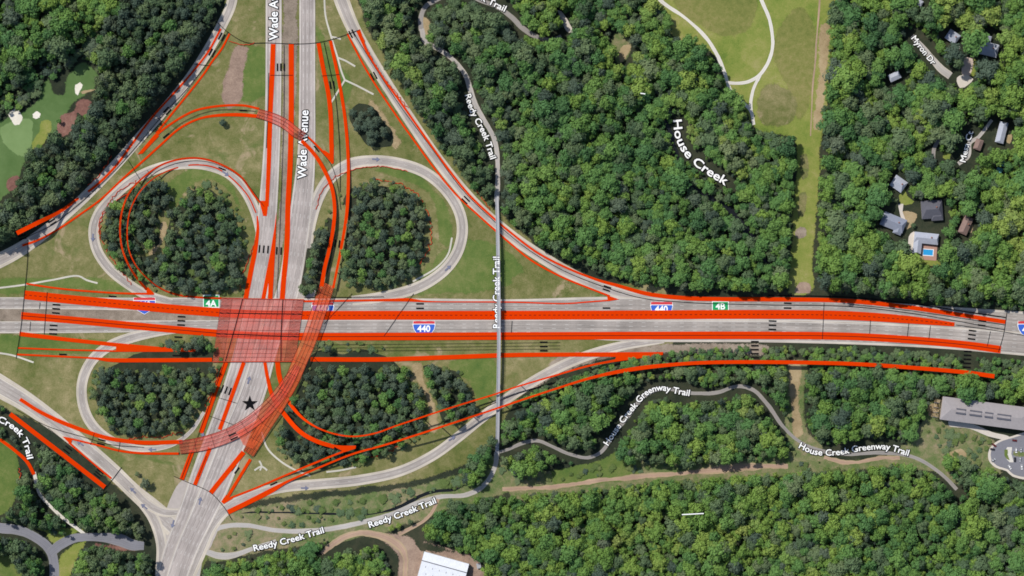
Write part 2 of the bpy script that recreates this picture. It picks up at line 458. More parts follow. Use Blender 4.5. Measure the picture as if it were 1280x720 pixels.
def box(bm_v, bm_f, cx, cy, z0, z1, lx, ly, a=0.0):
    b = len(bm_v); c, s = math.cos(a), math.sin(a)
    for z in (z0, z1):
        for sx, sy in ((-1, -1), (1, -1), (1, 1), (-1, 1)):
            x, y = sx * lx / 2, sy * ly / 2
            bm_v.append((cx + x * c - y * s, cy + x * s + y * c, z))
    for f in ((3, 2, 1, 0), (4, 5, 6, 7), (0, 1, 5, 4), (1, 2, 6, 5), (2, 3, 7, 6), (3, 0, 4, 7)): bm_f.append(tuple(b + i for i in f))
# ------------------------------------------------------------------ ground
gv = [(-6000, -6000, 0), (6000, -6000, 0), (6000, 6000, 0), (-6000, 6000, 0)]
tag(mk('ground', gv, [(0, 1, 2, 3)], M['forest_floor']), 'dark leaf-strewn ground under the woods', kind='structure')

INFIELD = [(300, -30), (425, -30), (462, 40), (505, 105), (560, 185), (602, 240), (645, 285), (700, 328), (755, 352), (830, 362), (840, 430), (800, 437), (740, 446), (690, 462), (655, 490), (625, 535), (610, 560), (570, 585), (520, 600),
           (430, 612), (350, 622), (290, 640), (258, 700), (235, 740), (195, 740), (200, 690), (195, 650), (160, 620), (110, 575), (60, 535), (-40, 480), (-40, 335), (30, 312), (90, 268), (150, 208), (205, 150), (245, 95), (270, 40)]
patch('grass', INFIELD, M['grass'], .05, label='olive mown grass filling the interchange')
def lush(pts, z=.07, mat='lush'): patch('grass', pts, M[mat], z, label='greener patch of mown grass', jitter=2.0)
lush([(225, 165), (262, 152), (320, 150), (330, 200), (300, 195), (262, 190), (225, 190)], mat='grass')
lush([(205, 235), (235, 212), (262, 208), (290, 232), (300, 262), (288, 240), (262, 224), (235, 235), (215, 262)])
lush([(545, 320), (600, 300), (640, 320), (655, 345), (600, 365), (545, 368), (520, 368)])
lush([(560, 455), (590, 445), (618, 450), (616, 495), (600, 505), (585, 480)])
lush([(470, 212), (510, 215), (545, 240), (565, 275), (560, 310), (545, 300), (535, 262), (510, 232)])
lush([(0, 352), (60, 348), (150, 352), (165, 362), (90, 360), (30, 365), (0, 368)])
lush([(0, 420), (60, 422), (140, 428), (120, 440), (60, 442), (0, 440)])
lush([(40, 460), (90, 450), (98, 490), (105, 525), (80, 515)], mat='grass')
lush([(300, 62), (330, 60), (332, 120), (300, 125)])
lush([(395, 30), (410, 60), (440, 110), (430, 130), (400, 60)], mat='lush')
def tan(nm, pts, mat='tan', z=.085, j=1.8, lab='bare dry soil patch', clear=False): patch(nm, pts, M[mat], z, label=lab, jitter=j, clear=clear)
tan('dirt', [(297, 58), (308, 60), (304, 90), (300, 125), (285, 135), (277, 122), (283, 92), (290, 70)], 'dirt', lab='long scar of bare soil in the grass')
tan('dirt', [(440, 232), (452, 218), (500, 222), (540, 250), (548, 300), (540, 335), (535, 300), (530, 260), (500, 234), (465, 226)], 'grass')
tan('dirt', [(462, 125), (485, 150), (500, 178), (494, 186), (480, 168), (460, 135)], 'tan')
tan('dirt', [(525, 455), (530, 478), (543, 505), (548, 535), (538, 540), (534, 505), (522, 478), (515, 455)], 'tan', clear=True)
tan('dirt', [(203, 277), (207, 281), (204, 300), (197, 308), (193, 318), (186, 318), (197, 301)], 'tan', clear=True)
tan('dirt', [(640, 350), (665, 342), (715, 360), (700, 368), (655, 366)], 'grass')
tan('dirt', [(700, 446), (760, 436), (960, 434), (960, 440), (830, 442), (760, 448), (700, 466), (665, 486)], 'median')

# the scrub belt and the trail corridor south of the ramps
patch('scrub', [(262, 700), (275, 648), (330, 632), (420, 622), (520, 608), (580, 590), (610, 568), (632, 580), (650, 600), (620, 622), (560, 638), (470, 668), (400, 680), (330, 690)], M['scrub'], .06, label='rough brown and green scrub between ramp and trail')
patch('scrub', [(366, 640), (420, 622), (500, 612), (560, 600), (562, 620), (500, 636), (430, 640)], M['scrub'], .09, label='brown brushy bank below the ramp')
patch('grass', [(640, 585), (690, 590), (745, 582), (790, 572), (860, 574), (960, 570), (1010, 560), (1040, 575), (1120, 565), (1150, 530), (1170, 520), (1200, 545), (1240, 550), (1250, 590), (1200, 605), (1160, 590), (1100, 585), (1000, 594), (900, 600), (760, 612), (640, 622)], M['scrub'], .06, label='rough grass along the greenway trail')
patch('grass', [(690, 590), (745, 578), (790, 555), (800, 590), (750, 604), (690, 604)], M['lush'], .09, label='green bank beside the greenway trail')
patch('grass', [(983, 453), (1006, 453), (1005, 500), (1010, 540), (1030, 560), (992, 566), (981, 530), (983, 490)], M['scrub'], .08, label='cleared strip with rough grass south of the freeway')
patch('grass', [(1048, 480), (1058, 478), (1080, 505), (1100, 530), (1104, 545), (1092, 545), (1068, 515)], M['lush'], .07, label='narrow grassy clearing')
patch('grass', [(1152, 505), (1174, 498), (1180, 528), (1235, 545), (1238, 580), (1205, 578), (1176, 560), (1160, 540)], M['scrub'], .085, label='rough bank below the grey building')
tan('dirt', [(1185, 568), (1200, 560), (1208, 566), (1205, 575), (1190, 575)], 'tan', z=.1)
tan('dirt', [(1162, 505), (1172, 503), (1170, 522), (1160, 520)], 'tan')
tan('dirt', [(1000, 353), (1012, 353), (1014, 366), (992, 366)], 'dirt')

tan('dirt', [(988, 456), (1000, 456), (998, 500), (1003, 545), (994, 548), (988, 505)], 'tan', z=.11, lab='tan soil down the cleared strip south of the freeway')
# powerline strip and meadow
patch('grass', [(997, 160), (1025, 150), (1024, 200), (1020, 260), (1015, 320), (1014, 367), (987, 367), (989, 320), (993, 250), (997, 200)], M['meadow'], .05, label='mown powerline strip between the woods', clear=True)
patch('grass', [(815, -30), (1042, -30), (1040, 60), (1034, 120), (1024, 172), (1005, 180), (992, 170), (958, 168), (942, 158), (932, 140), (912, 118), (895, 70), (850, 50), (836, 38)], M['meadow'], .06, label='yellow-green mown meadow')
patch('grass', [(838, -30), (945, -30), (945, 5), (938, 35), (915, 46), (885, 38), (850, 15)], M['dry_meadow'], .08, label='olive-brown part of the meadow')
patch('grass', [(965, 60), (1000, 10), (1020, 40), (1014, 120), (998, 150), (985, 110)], M['dry_meadow'], .08, label='dry olive band of the meadow')
patch('grass', [(948, 125), (965, 105), (990, 118), (998, 138), (985, 156), (962, 158), (948, 148)], M['grass'], .10, label='round greener patch of meadow')
patch('grass', [(1026, -30), (1042, -30), (1040, 60), (1034, 120), (1024, 172), (1014, 172), (1018, 100), (1024, 30)], M['meadow'], .1, label='pale mown edge of the powerline strip')
patch('grass', [(1028, 30), (1036, 30), (1032, 100), (1022, 165), (1018, 160), (1024, 90)], M['tan'], .11, label='dry strip beside the powerline track', jitter=1)

for pts, mt in (([(1003, 192), (1008, 190), (1008, 222), (1003, 226)], 'grass'), ([(995, 286), (1006, 284), (1008, 294), (996, 296)], 'median'), ([(1001, 240), (1008, 238), (1004, 270), (998, 272)], 'grass')): patch('grass', pts, M[mt], .10, label='drier patch on the powerline strip')
# golf course
GOLF = [(-30, 158), (6, 150), (26, 140), (46, 128), (52, 110), (60, 99), (68, 116), (80, 118), (85, 95), (106, 80), (122, 97), (118, 108), (104, 122), (92, 128), (78, 150), (62, 172), (46, 182), (30, 205), (22, 232), (-30, 262)]
patch('grass', GOLF, M['golf'], .05, label='smooth green fairway of the golf course', clear=True)
patch('grass', [(0, 158), (24, 150), (40, 150), (38, 185), (30, 196), (18, 192), (4, 176)], M['green'], .08, label='pale putting green', jitter=.6)
patch('grass', [(52, 150), (64, 152), (56, 175), (42, 186), (40, 178), (48, 165)], M['meadow'], .08, label='rough edge of the fairway')
for pts, lab in (([(94, 106), (100, 103), (103, 106), (100, 114), (97, 119), (94, 116)], 'kidney shaped white sand bunker at the fairway end'), ([(41, 143), (46, 139), (51, 142), (50, 147), (45, 149), (41, 147)], 'small round white sand bunker beside the green'), ([(10, 142), (20, 136), (28, 146), (24, 156), (18, 157), (14, 150)], 'large mottled sand bunker at the edge of the trees')):
    patch('sand_bunker', pts, M['sand'], .11, jitter=.2, label=lab)
patch('mulch', [(95, 128), (105, 123), (114, 127), (110, 140), (104, 144), (96, 140), (95, 150), (84, 168), (74, 170), (72, 158), (80, 142), (92, 138)], M['mulch'], .1, label='red-brown mulch bed beside the fairway', clear=True, jitter=1.5)
patch('dirt', [(100, 114), (124, 111), (112, 116), (103, 118)], M['tan'], .1, label='sandy corner of the fairway')
patch('mulch', [(8, 228), (22, 220), (24, 228), (12, 238)], M['mulch'], .1, label='small mulch bed by the fairway')
patch('grass', [(-40, 540), (0, 546), (16, 562), (25, 592), (20, 625), (5, 642), (-40, 640)], M['lush'], .05, label='green playing field edge', clear=True)
patch('grass', [(-40, 700), (8, 694), (20, 702), (32, 730), (-40, 760)], M['lush'], .05, label='green lawn at the road fork', clear=True)
patch('grass', [(74, 700), (90, 682), (108, 676), (100, 690), (82, 730), (74, 740)], M['meadow'], .06, label='grass wedge in the road fork', clear=True)
patch('grass', [(30, 655), (58, 668), (66, 680), (92, 668), (104, 662), (90, 660), (60, 662)], M['meadow'], .05, label='grass beside the park road')

# ------------------------------------------------------------------ roads
ribbon('median', [(363, -30, 22), (362, 60, 20), (360, 150, 17), (356, 240, 12), (347, 320, 10), (340, 372, 8)], M['median'], z=.10, clear=None, label='brown bare soil median between the avenue carriageways', jitter=.8)
ribbon('median', [(-40, 393.5, 20), (60, 394, 20), (160, 394, 20), (270, 396, 18), (370, 400, 8)], M['median'], z=.10, clear=None, label='brown bare soil median of the freeway', jitter=.5)
ribbon('freeway', [(-40, 379, 15), (60, 379, 15), (160, 380, 16), (280, 382, 20), (400, 385, 24), (520, 385, 24), (640, 386, 24), (760, 385, 28), (860, 387, 28), (960, 388, 28), (1080, 391, 28), (1180, 397, 28), (1330, 408, 30)], M['freeway'], z=.20, label='westbound concrete carriageway of the freeway')
ribbon('freeway', [(-40, 409, 15), (60, 409, 15), (160, 408, 15), (270, 407, 14), (320, 409, 20), (400, 410, 22), (520, 410, 22), (640, 410, 22), (720, 411, 25), (800, 413, 28), (960, 414, 28), (1080, 417, 28), (1180, 422, 28), (1330, 434, 30)], M['freeway'], z=.24, label='eastbound concrete carriageway of the freeway')
ribbon('avenue', [(342, -30, 20), (342, 60, 20), (341, 150, 20), (337, 230, 22), (331, 300, 25), (321, 370, 27), (306, 440, 27), (284, 510, 27), (258, 580, 28), (238, 640, 30), (218, 690, 28), (203, 740, 26)], M['avenue'], z=.30, label='southbound concrete carriageway of the avenue')
ribbon('avenue', [(384, -30, 20), (384, 100, 20), (383, 190, 22), (379, 240, 26), (371, 300, 28), (358, 370, 28), (334, 430, 30), (316, 490, 32), (292, 550, 34), (268, 610, 34), (250, 650, 30), (232, 690, 28), (215, 740, 26)], M['avenue'], z=.34, label='northbound concrete carriageway of the avenue')
ribbon('ramp', [(293, -30, 13), (289, 5, 13), (278, 30, 13), (260, 63, 13), (238, 97, 13), (208, 134, 13), (178, 168, 13), (151, 199, 13), (128, 224, 13), (101, 251, 13), (75, 274, 14), (47, 297, 16), (18, 316, 18), (-40, 344, 20)], M['ramp'], z=.16, clear=7.5, label='outer ramp along the north-west woods')
ribbon('ramp', [(336, 345, 12), (326, 290, 13), (319, 264, 13), (306, 238, 13), (286, 217, 13), (256, 206, 13), (226, 205, 13), (196, 211, 13), (166, 225, 13), (142, 245, 13), (123, 268, 13), (117, 288, 13), (121, 312, 13), (136, 335, 13), (156, 352, 13), (182, 368, 12), (215, 378, 10)], M['ramp'], z=.26, label='loop ramp around the north-west woodlot')
ribbon('ramp', [(384, 310, 12), (389, 275, 14), (399, 244, 15), (414, 221, 15), (436, 206, 15), (465, 201, 14), (497, 204, 14), (530, 215, 14), (556, 236, 14), (573, 262, 14), (578, 286, 14), (573, 312, 14), (560, 333, 14), (538, 351, 14), (512, 363, 14), (478, 371, 13), (440, 376, 12)], M['ramp'], z=.28, label='loop ramp around the north-east woodlot')
ribbon('ramp', [(418, -30, 19), (427, 0, 19), (441, 34, 17), (457, 63, 16), (480, 100, 15), (510, 146, 15), (540, 190, 15), (570, 229, 15), (602, 264, 15), (640, 296, 15), (680, 323, 15), (720, 346, 15), (760, 362, 15), (810, 374, 14), (870, 381, 10)], M['ramp'], z=.15, label='outer ramp along the north-east woods')
ribbon('ramp', [(225, 413, 6), (200, 415, 10), (168, 421, 13), (138, 432, 13), (118, 447, 13), (107, 464, 13), (102, 484, 13), (104, 507, 13), (113, 528, 13), (130, 545, 12), (155, 557, 10), (182, 561, 8), (214, 556, 6), (238, 540, 5), (255, 515, 4)], M['ramp'], z=.27, label='loop ramp around the south-west woodlot')
ribbon('ramp', [(-40, 460, 30), (0, 483, 28), (32, 502, 25), (72, 531, 22), (110, 562, 20), (140, 588, 19), (166, 613, 19), (190, 634, 22), (218, 660, 26)], M['ramp'], z=.17, label='outer ramp along the south-west woods')
ribbon('ramp', [(165, 610, 12), (185, 630, 13), (205, 640, 12), (232, 640, 8)], M['ramp'], z=.19, label='curved slip joining the avenue')
ribbon('ramp', [(172, 622, 11), (192, 648, 14), (202, 680, 14), (200, 720, 12)], M['ramp'], z=.18, label='slip lane along the woods into the avenue')
ribbon('ramp', [(235, 720, 18), (250, 685, 20), (264, 656, 18), (285, 634, 16), (318, 618, 14), (355, 609, 13), (400, 605, 13), (450, 600, 13), (500, 589, 13), (540, 570, 13), (572, 547, 13), (605, 520, 13), (640, 494, 13), (680, 469, 13), (722, 449, 13), (775, 433, 12), (830, 425, 8)], M['ramp'], z=.18, label='outer ramp along the trail to the freeway')
patch('avenue', [(262, 625), (290, 622), (280, 645), (258, 690), (240, 700), (246, 655)], M['gore'], .13, label='paved gore beside the avenue', jitter=.5)
patch('avenue', [(366, 372), (392, 372), (388, 300), (398, 255), (380, 240), (368, 300)], M['gore'], .13, label='pale paved gore at the loop entry', jitter=.3)
patch('avenue', [(205, 645), (230, 600), (250, 640), (225, 700), (205, 700)], M['gore'], .12, label='pale paved gore at the slip road', jitter=.3)

def trail(lab, pts, mat='trail', w=6, z=.12, nm='trail', clear=4.8, j=.25): ribbon(nm, pts, M[mat], w, z, label=lab, clear=clear, jitter=j, cross=2)
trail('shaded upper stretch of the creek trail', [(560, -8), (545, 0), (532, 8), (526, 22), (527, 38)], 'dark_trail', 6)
trail('pale creek trail winding down through the woods', [(527, 36, 6), (532, 52, 6), (548, 61, 6), (566, 74, 6), (582, 94, 6), (588, 112, 6), (594, 130, 6), (606, 152, 6), (617, 172, 6), (622, 200, 6), (621, 252, 6)], 'trail')
trail('dark trail crossing the northern woods', [(575, -15), (600, 0), (622, 9), (640, 22), (655, 36), (672, 46), (692, 50), (702, 46)], 'dark_trail', 6)
trail('creek trail curving below the footbridge', [(621, 565, 6), (619, 582, 6), (612, 598, 6), (600, 611, 6), (580, 619, 6), (552, 621, 6), (525, 628, 6), (495, 641, 6), (460, 651, 6), (420, 660, 6), (380, 664, 6), (345, 663, 6), (310, 657, 6), (285, 657, 6), (268, 663, 6), (258, 680, 6), (250, 700, 6), (244, 740, 6)], 'trail')
trail('short trail spur beside the avenue', [(258, 690, 7), (275, 695, 8), (292, 694, 7), (320, 684, 5), (345, 676, 4)], 'trail')
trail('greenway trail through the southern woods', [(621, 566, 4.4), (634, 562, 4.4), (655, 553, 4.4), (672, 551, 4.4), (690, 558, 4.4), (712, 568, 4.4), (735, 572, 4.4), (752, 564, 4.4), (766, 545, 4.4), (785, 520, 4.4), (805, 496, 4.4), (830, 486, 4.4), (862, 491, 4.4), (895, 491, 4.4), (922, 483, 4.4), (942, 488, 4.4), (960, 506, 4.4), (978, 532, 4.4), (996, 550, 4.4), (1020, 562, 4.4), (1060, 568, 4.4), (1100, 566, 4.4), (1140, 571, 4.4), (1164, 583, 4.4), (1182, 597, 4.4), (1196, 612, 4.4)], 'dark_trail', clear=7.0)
trail('pinkish dirt track on the edge of the southern woods', [(628, 612, 4), (660, 610, 6), (690, 608, 6), (740, 602, 5), (790, 597, 6), (850, 592, 6), (910, 586, 8), (950, 583, 8), (985, 582, 5)], 'dirt_track', nm='track', j=1.0)
trail('dirt track behind the greenway lettering', [(1030, 572, 4), (1060, 578, 6), (1095, 574, 7), (1125, 572, 4)], 'dirt_track', nm='track', j=1.0)
trail('footpath from the trail to the warehouse yard', [(548, 624, 4), (540, 640, 4), (528, 652, 4), (510, 662, 5), (498, 668, 6)], 'dirt_track', nm='path')
trail('gravel lane from the woods to the warehouse yard', [(402, 692, 4), (412, 684, 7), (430, 672, 8), (450, 666, 9), (472, 668, 10), (492, 676, 11), (505, 690, 10), (507, 715, 9), (505, 745, 9)], 'dirt_track', nm='lane', j=1.0)
trail('white meadow path coming from the north', [(812, -12), (832, 6), (856, 22), (880, 44), (896, 68), (906, 92), (913, 112), (928, 128), (938, 138), (942, 156)], 'white_path', 4.2, clear=4, nm='path')
trail('white meadow path joining the loop', [(909, 103), (922, 104), (938, 101), (950, 93), (960, 78), (966, 55), (962, 25), (952, 0), (945, -20)], 'white_path', 4.2, .13, clear=4, nm='path')
trail('short white path linking the meadow paths', [(950, 94), (943, 108), (939, 125), (939, 140)], 'white_path', 4.0, .14, clear=4, nm='path')
trail('faint wheel track along the powerline strip', [(1026, -20), (1021, 50), (1016, 110), (1013, 170)], 'dirt_track', 1.6, .125, nm='track')
trail('narrow gravel trail down to the park road', [(43, 590, 4), (46, 605, 5), (50, 618, 4), (64, 634, 4), (80, 648, 4), (96, 660, 4), (106, 668, 4)], 'white_path', nm='trail')
trail('grey asphalt park road from the west', [(-40, 656), (0, 660), (28, 664), (48, 674), (60, 684), (66, 696), (68, 720), (68, 750)], 'asphalt', 12, .15, nm='road', clear=4)
trail('grey asphalt park road branching east', [(62, 692, 12), (74, 682, 12), (92, 673, 11), (110, 671, 10), (130, 672, 11), (150, 675, 16), (166, 681, 14), (180, 682, 10)], 'asphalt', 12, .17, nm='road', clear=4)
patch('mulch', [(118, 680), (134, 682), (168, 684), (170, 688), (140, 687), (122, 684)], M['mulch'], .13, label='strip of red soil beside the park road', jitter=.6)
for lab, pts in (('concrete ditch running down between avenue and outer ramp', [(405, -10), (407, 20), (414, 46), (422, 72), (427, 90), (431, 100)]), ('concrete ditch arm to the east', [(422, 72), (432, 76), (444, 83)]), ('long concrete ditch arm to the east', [(431, 100), (446, 107), (467, 118)]), ('short concrete ditch arm to the west', [(431, 100), (422, 115), (414, 128)]), ('concrete ditch stub by the sheet edge', [(414, 46), (420, 47), (426, 49)]),
                 ('thin concrete ditch across the western grass', [(-10, 361), (30, 356), (65, 350), (98, 345), (108, 350), (122, 354)]), ('thin concrete ditch south of the freeway', [(-10, 440), (15, 444), (42, 453)]), ('curved concrete gutter inside the eastern loop', [(565, 297), (560, 318), (545, 335), (516, 352)]),
                 ('pale concrete gutter around the south-east woodlot', [(327, 540), (334, 560), (350, 576), (370, 588), (388, 595)]), ('short pale gutter south of the south-east woodlot', [(408, 590), (425, 588), (445, 584)]), ('forked pale gutter in the southern grass', [(325, 588), (327, 582), (324, 576)]), ('small pale gutter in the southern grass', [(318, 588), (327, 583), (334, 588)])):
    ribbon('ditch', pts, M['ditch'], 2.2, .13, label=lab, clear=2.0, cross=2)
ribbon('creek', [(800, 60, 3), (818, 120, 3), (838, 165, 4), (852, 208, 5), (866, 232, 6), (892, 250, 7), (912, 262, 8), (928, 285, 9), (945, 305, 9), (962, 330, 6)], M['creek'], z=.05, clear=.4, label='dark creek hidden among the trees', jitter=1.0)
patch('creek', [(1, 650), (0, 680)] and [(300, 641), (340, 641), (400, 643), (470, 643), (500, 636), (540, 617), (570, 613), (582, 604), (583, 602), (568, 610), (538, 613), (498, 632), (470, 641), (400, 641), (340, 639)], M['creek'], .11, label='narrow dark stream below the ramp', jitter=.3)

# neighbourhood lanes, yards and pads
trail('residential lane with pale pavement', [(1140, 45, 6), (1152, 58, 7), (1164, 72, 7), (1176, 86, 9), (1188, 95, 9)], 'trail', nm='road', clear=5)
patch('pavement', [(1196, 97), (1208, 94), (1216, 99), (1206, 109), (1200, 110)], M['pale_conc'], .14, label='pale turning circle at the end of the lane', clear=True, jitter=.4)
patch('driveway', [(1206, 72), (1216, 74), (1211, 96), (1203, 95)], M['pink_conc'], .13, label='pinkish driveway', clear=True, jitter=.3)
patch('lawn', [(1212, 74), (1226, 77), (1217, 95), (1209, 92)], M['meadow'], .12, label='small dry lawn beside the driveway', clear=True, jitter=.5)
patch('lawn', [(1196, 66), (1203, 68), (1204, 74), (1198, 74)], M['lush'], .12, label='small green lawn', clear=True, jitter=.5)
patch('driveway', [(1194, 62), (1200, 56), (1201, 60), (1196, 66)], M['pale_conc'], .13, label='short pale driveway', clear=True, jitter=.3)
trail('residential court among the trees', [(1240, 150, 4), (1222, 172, 5), (1212, 178, 6), (1210, 195, 6), (1198, 205, 5)], 'trail', nm='road', clear=5)
trail('narrow lane under the trees', [(1198, 140, 5), (1194, 130, 5), (1200, 150, 5), (1182, 165, 6), (1168, 185, 5), (1166, 200, 5)], 'dark_trail', nm='road', clear=4)
patch('lawn', [(1128, 264), (1132, 264), (1146, 268), (1138, 284), (1133, 288)], M['tan'], .12, label='dry tan yard', clear=True, jitter=.4)
patch('lawn', [(1124, 246), (1130, 236), (1134, 246), (1142, 252), (1130, 256), (1126, 256)], M['meadow'], .12, label='yard between the houses', clear=True, jitter=.4)
patch('driveway', [(1123, 255), (1129, 255), (1128, 264), (1133, 280), (1130, 284), (1124, 264)], M['pale_conc'], .14, label='pale front walk of the slate house', clear=True, jitter=.3)
patch('lawn', [(1143, 322), (1172, 326), (1176, 331), (1168, 333), (1148, 328)], M['meadow'], .12, label='lawn behind the swimming pool', clear=True, jitter=.4)
patch('terrace', [(1136, 296), (1142, 290), (1148, 292), (1144, 312), (1142, 318), (1137, 314), (1135, 304)], M['pale_conc'], .13, label='pale terrace beside the pool house', clear=True, jitter=.4)
patch('lawn', [(1210, 284), (1217, 280), (1214, 291), (1208, 291)], M['tan'], .12, label='small dry yard by the brown roofed house', clear=True, jitter=.4)
patch('lawn', [(1180, 190), (1189, 186), (1187, 200), (1178, 198)], M['meadow'], .12, label='small lawn by the lane', clear=True, jitter=.4)
patch('lawn', [(1258, 170), (1266, 168), (1262, 180), (1258, 178)], M['tan'], .12, label='dry yard beside the long house', clear=True, jitter=.4)
patch('path', [(697, 12), (702, 14), (712, 30), (716, 40), (711, 40), (702, 26)], M['pale_conc'], .12, label='pale bare opening in the northern woods', clear=True, jitter=.5)
patch('dirt', [(767, 44), (778, 40), (789, 56), (782, 72), (775, 80), (768, 68)], M['scrub'], .06, label='brownish clearing in the northern woods', clear=True, jitter=1.5)
patch('dirt', [(778, 58), (788, 57), (782, 72), (776, 79), (774, 70)], M['tan'], .09, label='sandy end of the woodland clearing', jitter=1.0)
patch('dirt', [(528, 20), (537, 26), (540, 34), (534, 44), (530, 58), (527, 40)], M['tan'], .09, label='sandy bank beside the trail', clear=True, jitter=.8)
patch('dirt', [(474, 668), (500, 668), (518, 676), (525, 688), (560, 690), (596, 700), (604, 740), (500, 740), (498, 700), (488, 682)], M['dirt'], .08, label='pink-brown warehouse yard', clear=True, jitter=1.2)
patch('dirt', [(530, 678), (560, 686), (588, 698), (598, 712), (604, 740), (583, 740), (583, 700)], M['dirt'], .10, label='pale dirt apron around the warehouse', jitter=.8)
LOT = [(1300, 540), (1262, 546), (1244, 553), (1236, 563), (1236, 575), (1244, 584), (1258, 589), (1266, 596), (1300, 597)]
patch('pavement', LOT, M['pale_conc'], .14, label='pale kerb edge around the parking lot', clear=True, jitter=.1)
patch('parking_lot', [(1298, 543), (1263, 548), (1247, 554), (1239, 563), (1239, 574), (1246, 582), (1260, 587), (1267, 593), (1298, 594)], M['asphalt'], .18, label='grey asphalt turning lot', jitter=.1)
patch('pavement', [(1185, 527), (1215, 530), (1240, 540), (1262, 546), (1262, 550), (1238, 546), (1212, 536), (1186, 532)], M['pale_conc'], .10, label='walkway along the grey building', clear=True, jitter=.1)
patch('pavement', [(1259, 559), (1265, 559), (1264, 567), (1267, 578), (1262, 578), (1256, 569)], M['white_path'], .22, label='white kerbed traffic island', jitter=.1)
patch('grass', [(1256, 562), (1260, 562), (1259, 568), (1262, 575), (1258, 574), (1255, 569)], M['lush'], .26, label='grass in the traffic island', jitter=.1)
patch('grass', [(1266, 565), (1284, 566), (1284, 570), (1266, 569)], M['scrub'], .22, label='planting strip in the parking lot', jitter=.1)

# ------------------------------------------------------------------ orange bands
E = 15.5   # height of the bands carried over the woods
band('thin orange band along the wooded side of the north-west ramp, thickest at its south end', [(276, 36, 2.4), (260, 65, 2.4), (239, 92, 2.4), (215, 119, 2.4), (190, 147, 2.6), (165, 180, 2.8), (145, 207, 2.8), (120, 232, 3), (95, 250, 3), (75, 264.5, 4, 5), (48, 278, 5.2, 18), (21, 291.5, 5.5, 20)])
band('thin orange band along the grassy side of the upper north-west ramp', [(287, 42), (277, 61), (265, 77), (255, 92), (237, 115), (215, 142), (195, 167)], 2.4)
gore('orange wedge where the semicircular ramp leaves the north-west ramp', [(194, 167), (199, 170), (178, 192), (172, 193)])
band('outer orange band of the wide semicircular ramp north of the loop', [(190, 174), (205, 161), (225, 147.5), (243, 138.5), (262, 134), (288, 131.5), (306, 132), (324, 136)], 2.6)
band('inner orange band of the semicircular ramp, running on down beside the north-west ramp', [(324, 145.5, 4.2), (300, 143.5, 4.4), (275, 144, 3.6), (250, 148, 2.6), (225, 160, 2.6), (202, 180, 2.6), (180, 200, 2.6), (155, 222, 2.4), (125, 250, 2.4), (100, 268, 2.4), (75, 285, 2.4), (50, 299, 2.6), (28, 307, 2.8)])
band('thin orange ring band on the outside of the north-west loop, crossing its woodlot', [(334, 262, 2.4, 0), (320, 247, 2.4, 0), (300, 220, 2.4, 0), (275, 205, 2.4, 0), (250, 198, 2.4, 0), (225, 199, 2.4, 0), (200, 207, 2.2, 0), (180, 221, 2.2, 2), (162, 240, 2.2, 9), (153, 262, 2.2, E), (150, 285, 2.2, E), (152.5, 310, 2.2, E), (160, 330, 2.4, E), (170, 346, 2.6, 9), (183, 362, 3.2, .2)], mat='dark_orange')
band('thin dark orange ring band on the inside of the north-west loop, crossing its woodlot', [(320, 266, 1.6, 0), (310, 245, 1.6, 0), (292, 225, 1.6, 0), (270, 210, 1.6, 0), (245, 206, 1.6, 0), (220, 210, 1.6, 0), (195, 221, 1.6, 5), (176, 238, 1.6, E), (163, 262, 1.6, E), (159, 287, 1.6, E), (161, 312, 1.6, E), (170, 332, 1.6, E), (182, 346, 1.6, 10), (200, 360, 1.7, 2), (220, 368, 2.2, 0), (245, 371.5, 2.4, 0), (277, 373, 2.6, 0)], mat='dark_orange')
band('thin orange band at the top of the freeway west of the bridge', [(33, 354.6, 2.2), (65, 359.5, 2.2), (97, 363, 2.2), (152, 366.6, 2.2), (184, 367.2, 2.4)])
gore('small orange wedge at the foot of the north-west loop', [(182, 360), (185, 359), (193, 367), (192, 368.6), (184, 368.6)])
band('thick orange band with a dotted centre line west of the bridge', [(30.5, 368.5), (95, 375), (160, 381), (220, 386.5), (276, 390.8)], 11, line='dotted')
band('thick orange band with a black centre line west of the bridge', [(26.5, 394.5), (95, 400.5), (160, 406.5), (220, 412), (271, 416.5)], 9, line='solid')
gore('long tapering orange band south of the western freeway', [(24.5, 414.6), (85, 422.2), (145, 428.6), (195, 433.2), (244.5, 436.6), (244.2, 439.6), (195, 439.8), (145, 439.8), (145, 433.4), (85, 427), (24, 420)])
band('thin orange band joining the tapering band south of the western freeway', [(22.5, 435), (80, 437.2), (146, 438.9)], 2.0)
band('lowest orange band south of the western freeway, thin then thick', [(20.5, 443, 2.2), (70, 445.3, 2.2), (117, 447.8, 2.4), (137, 450, 4.6), (180, 450.3, 5), (265, 449.7, 5)], clear=8)
band('orange band west of the avenue at its northern end', [(341.5, 55, 6), (340, 95, 6.2), (338, 137, 6), (336, 203, 5.4), (333.5, 258, 4.6)])
gore('orange V-shaped wedge where the north-west loop meets the avenue', [(324, 251), (335.5, 251), (333.5, 270), (329, 270)])
band('curving orange band on the west edge of the avenue, thin at its top', [(321.5, 270, 1.5), (322.3, 286, 3.5), (319, 312, 5.5), (313.5, 340, 6), (307, 374, 6)])
gore('needle shaped orange wedge between the avenue carriageways', [(345.4, 265), (344.6, 300), (343, 330), (340.5, 374), (335, 374), (335.6, 352), (331.6, 374), (326.4, 374), (333, 340), (338, 315), (343, 285)])
band('long straight orange band on the east side of the avenue', [(364, 55, 6.4), (364, 137, 6.4), (362.6, 203, 6.4), (360, 255, 6.4), (358.7, 304, 6.4), (354.5, 351, 6.4), (352.8, 374, 6.4)])
band('western orange band of the pair of bands east of the avenue', [(398, 54, 5), (404, 86, 5.2), (411, 121, 5.4), (413.6, 150, 5.4), (414.2, 180, 5.4), (414.6, 196, 5)])
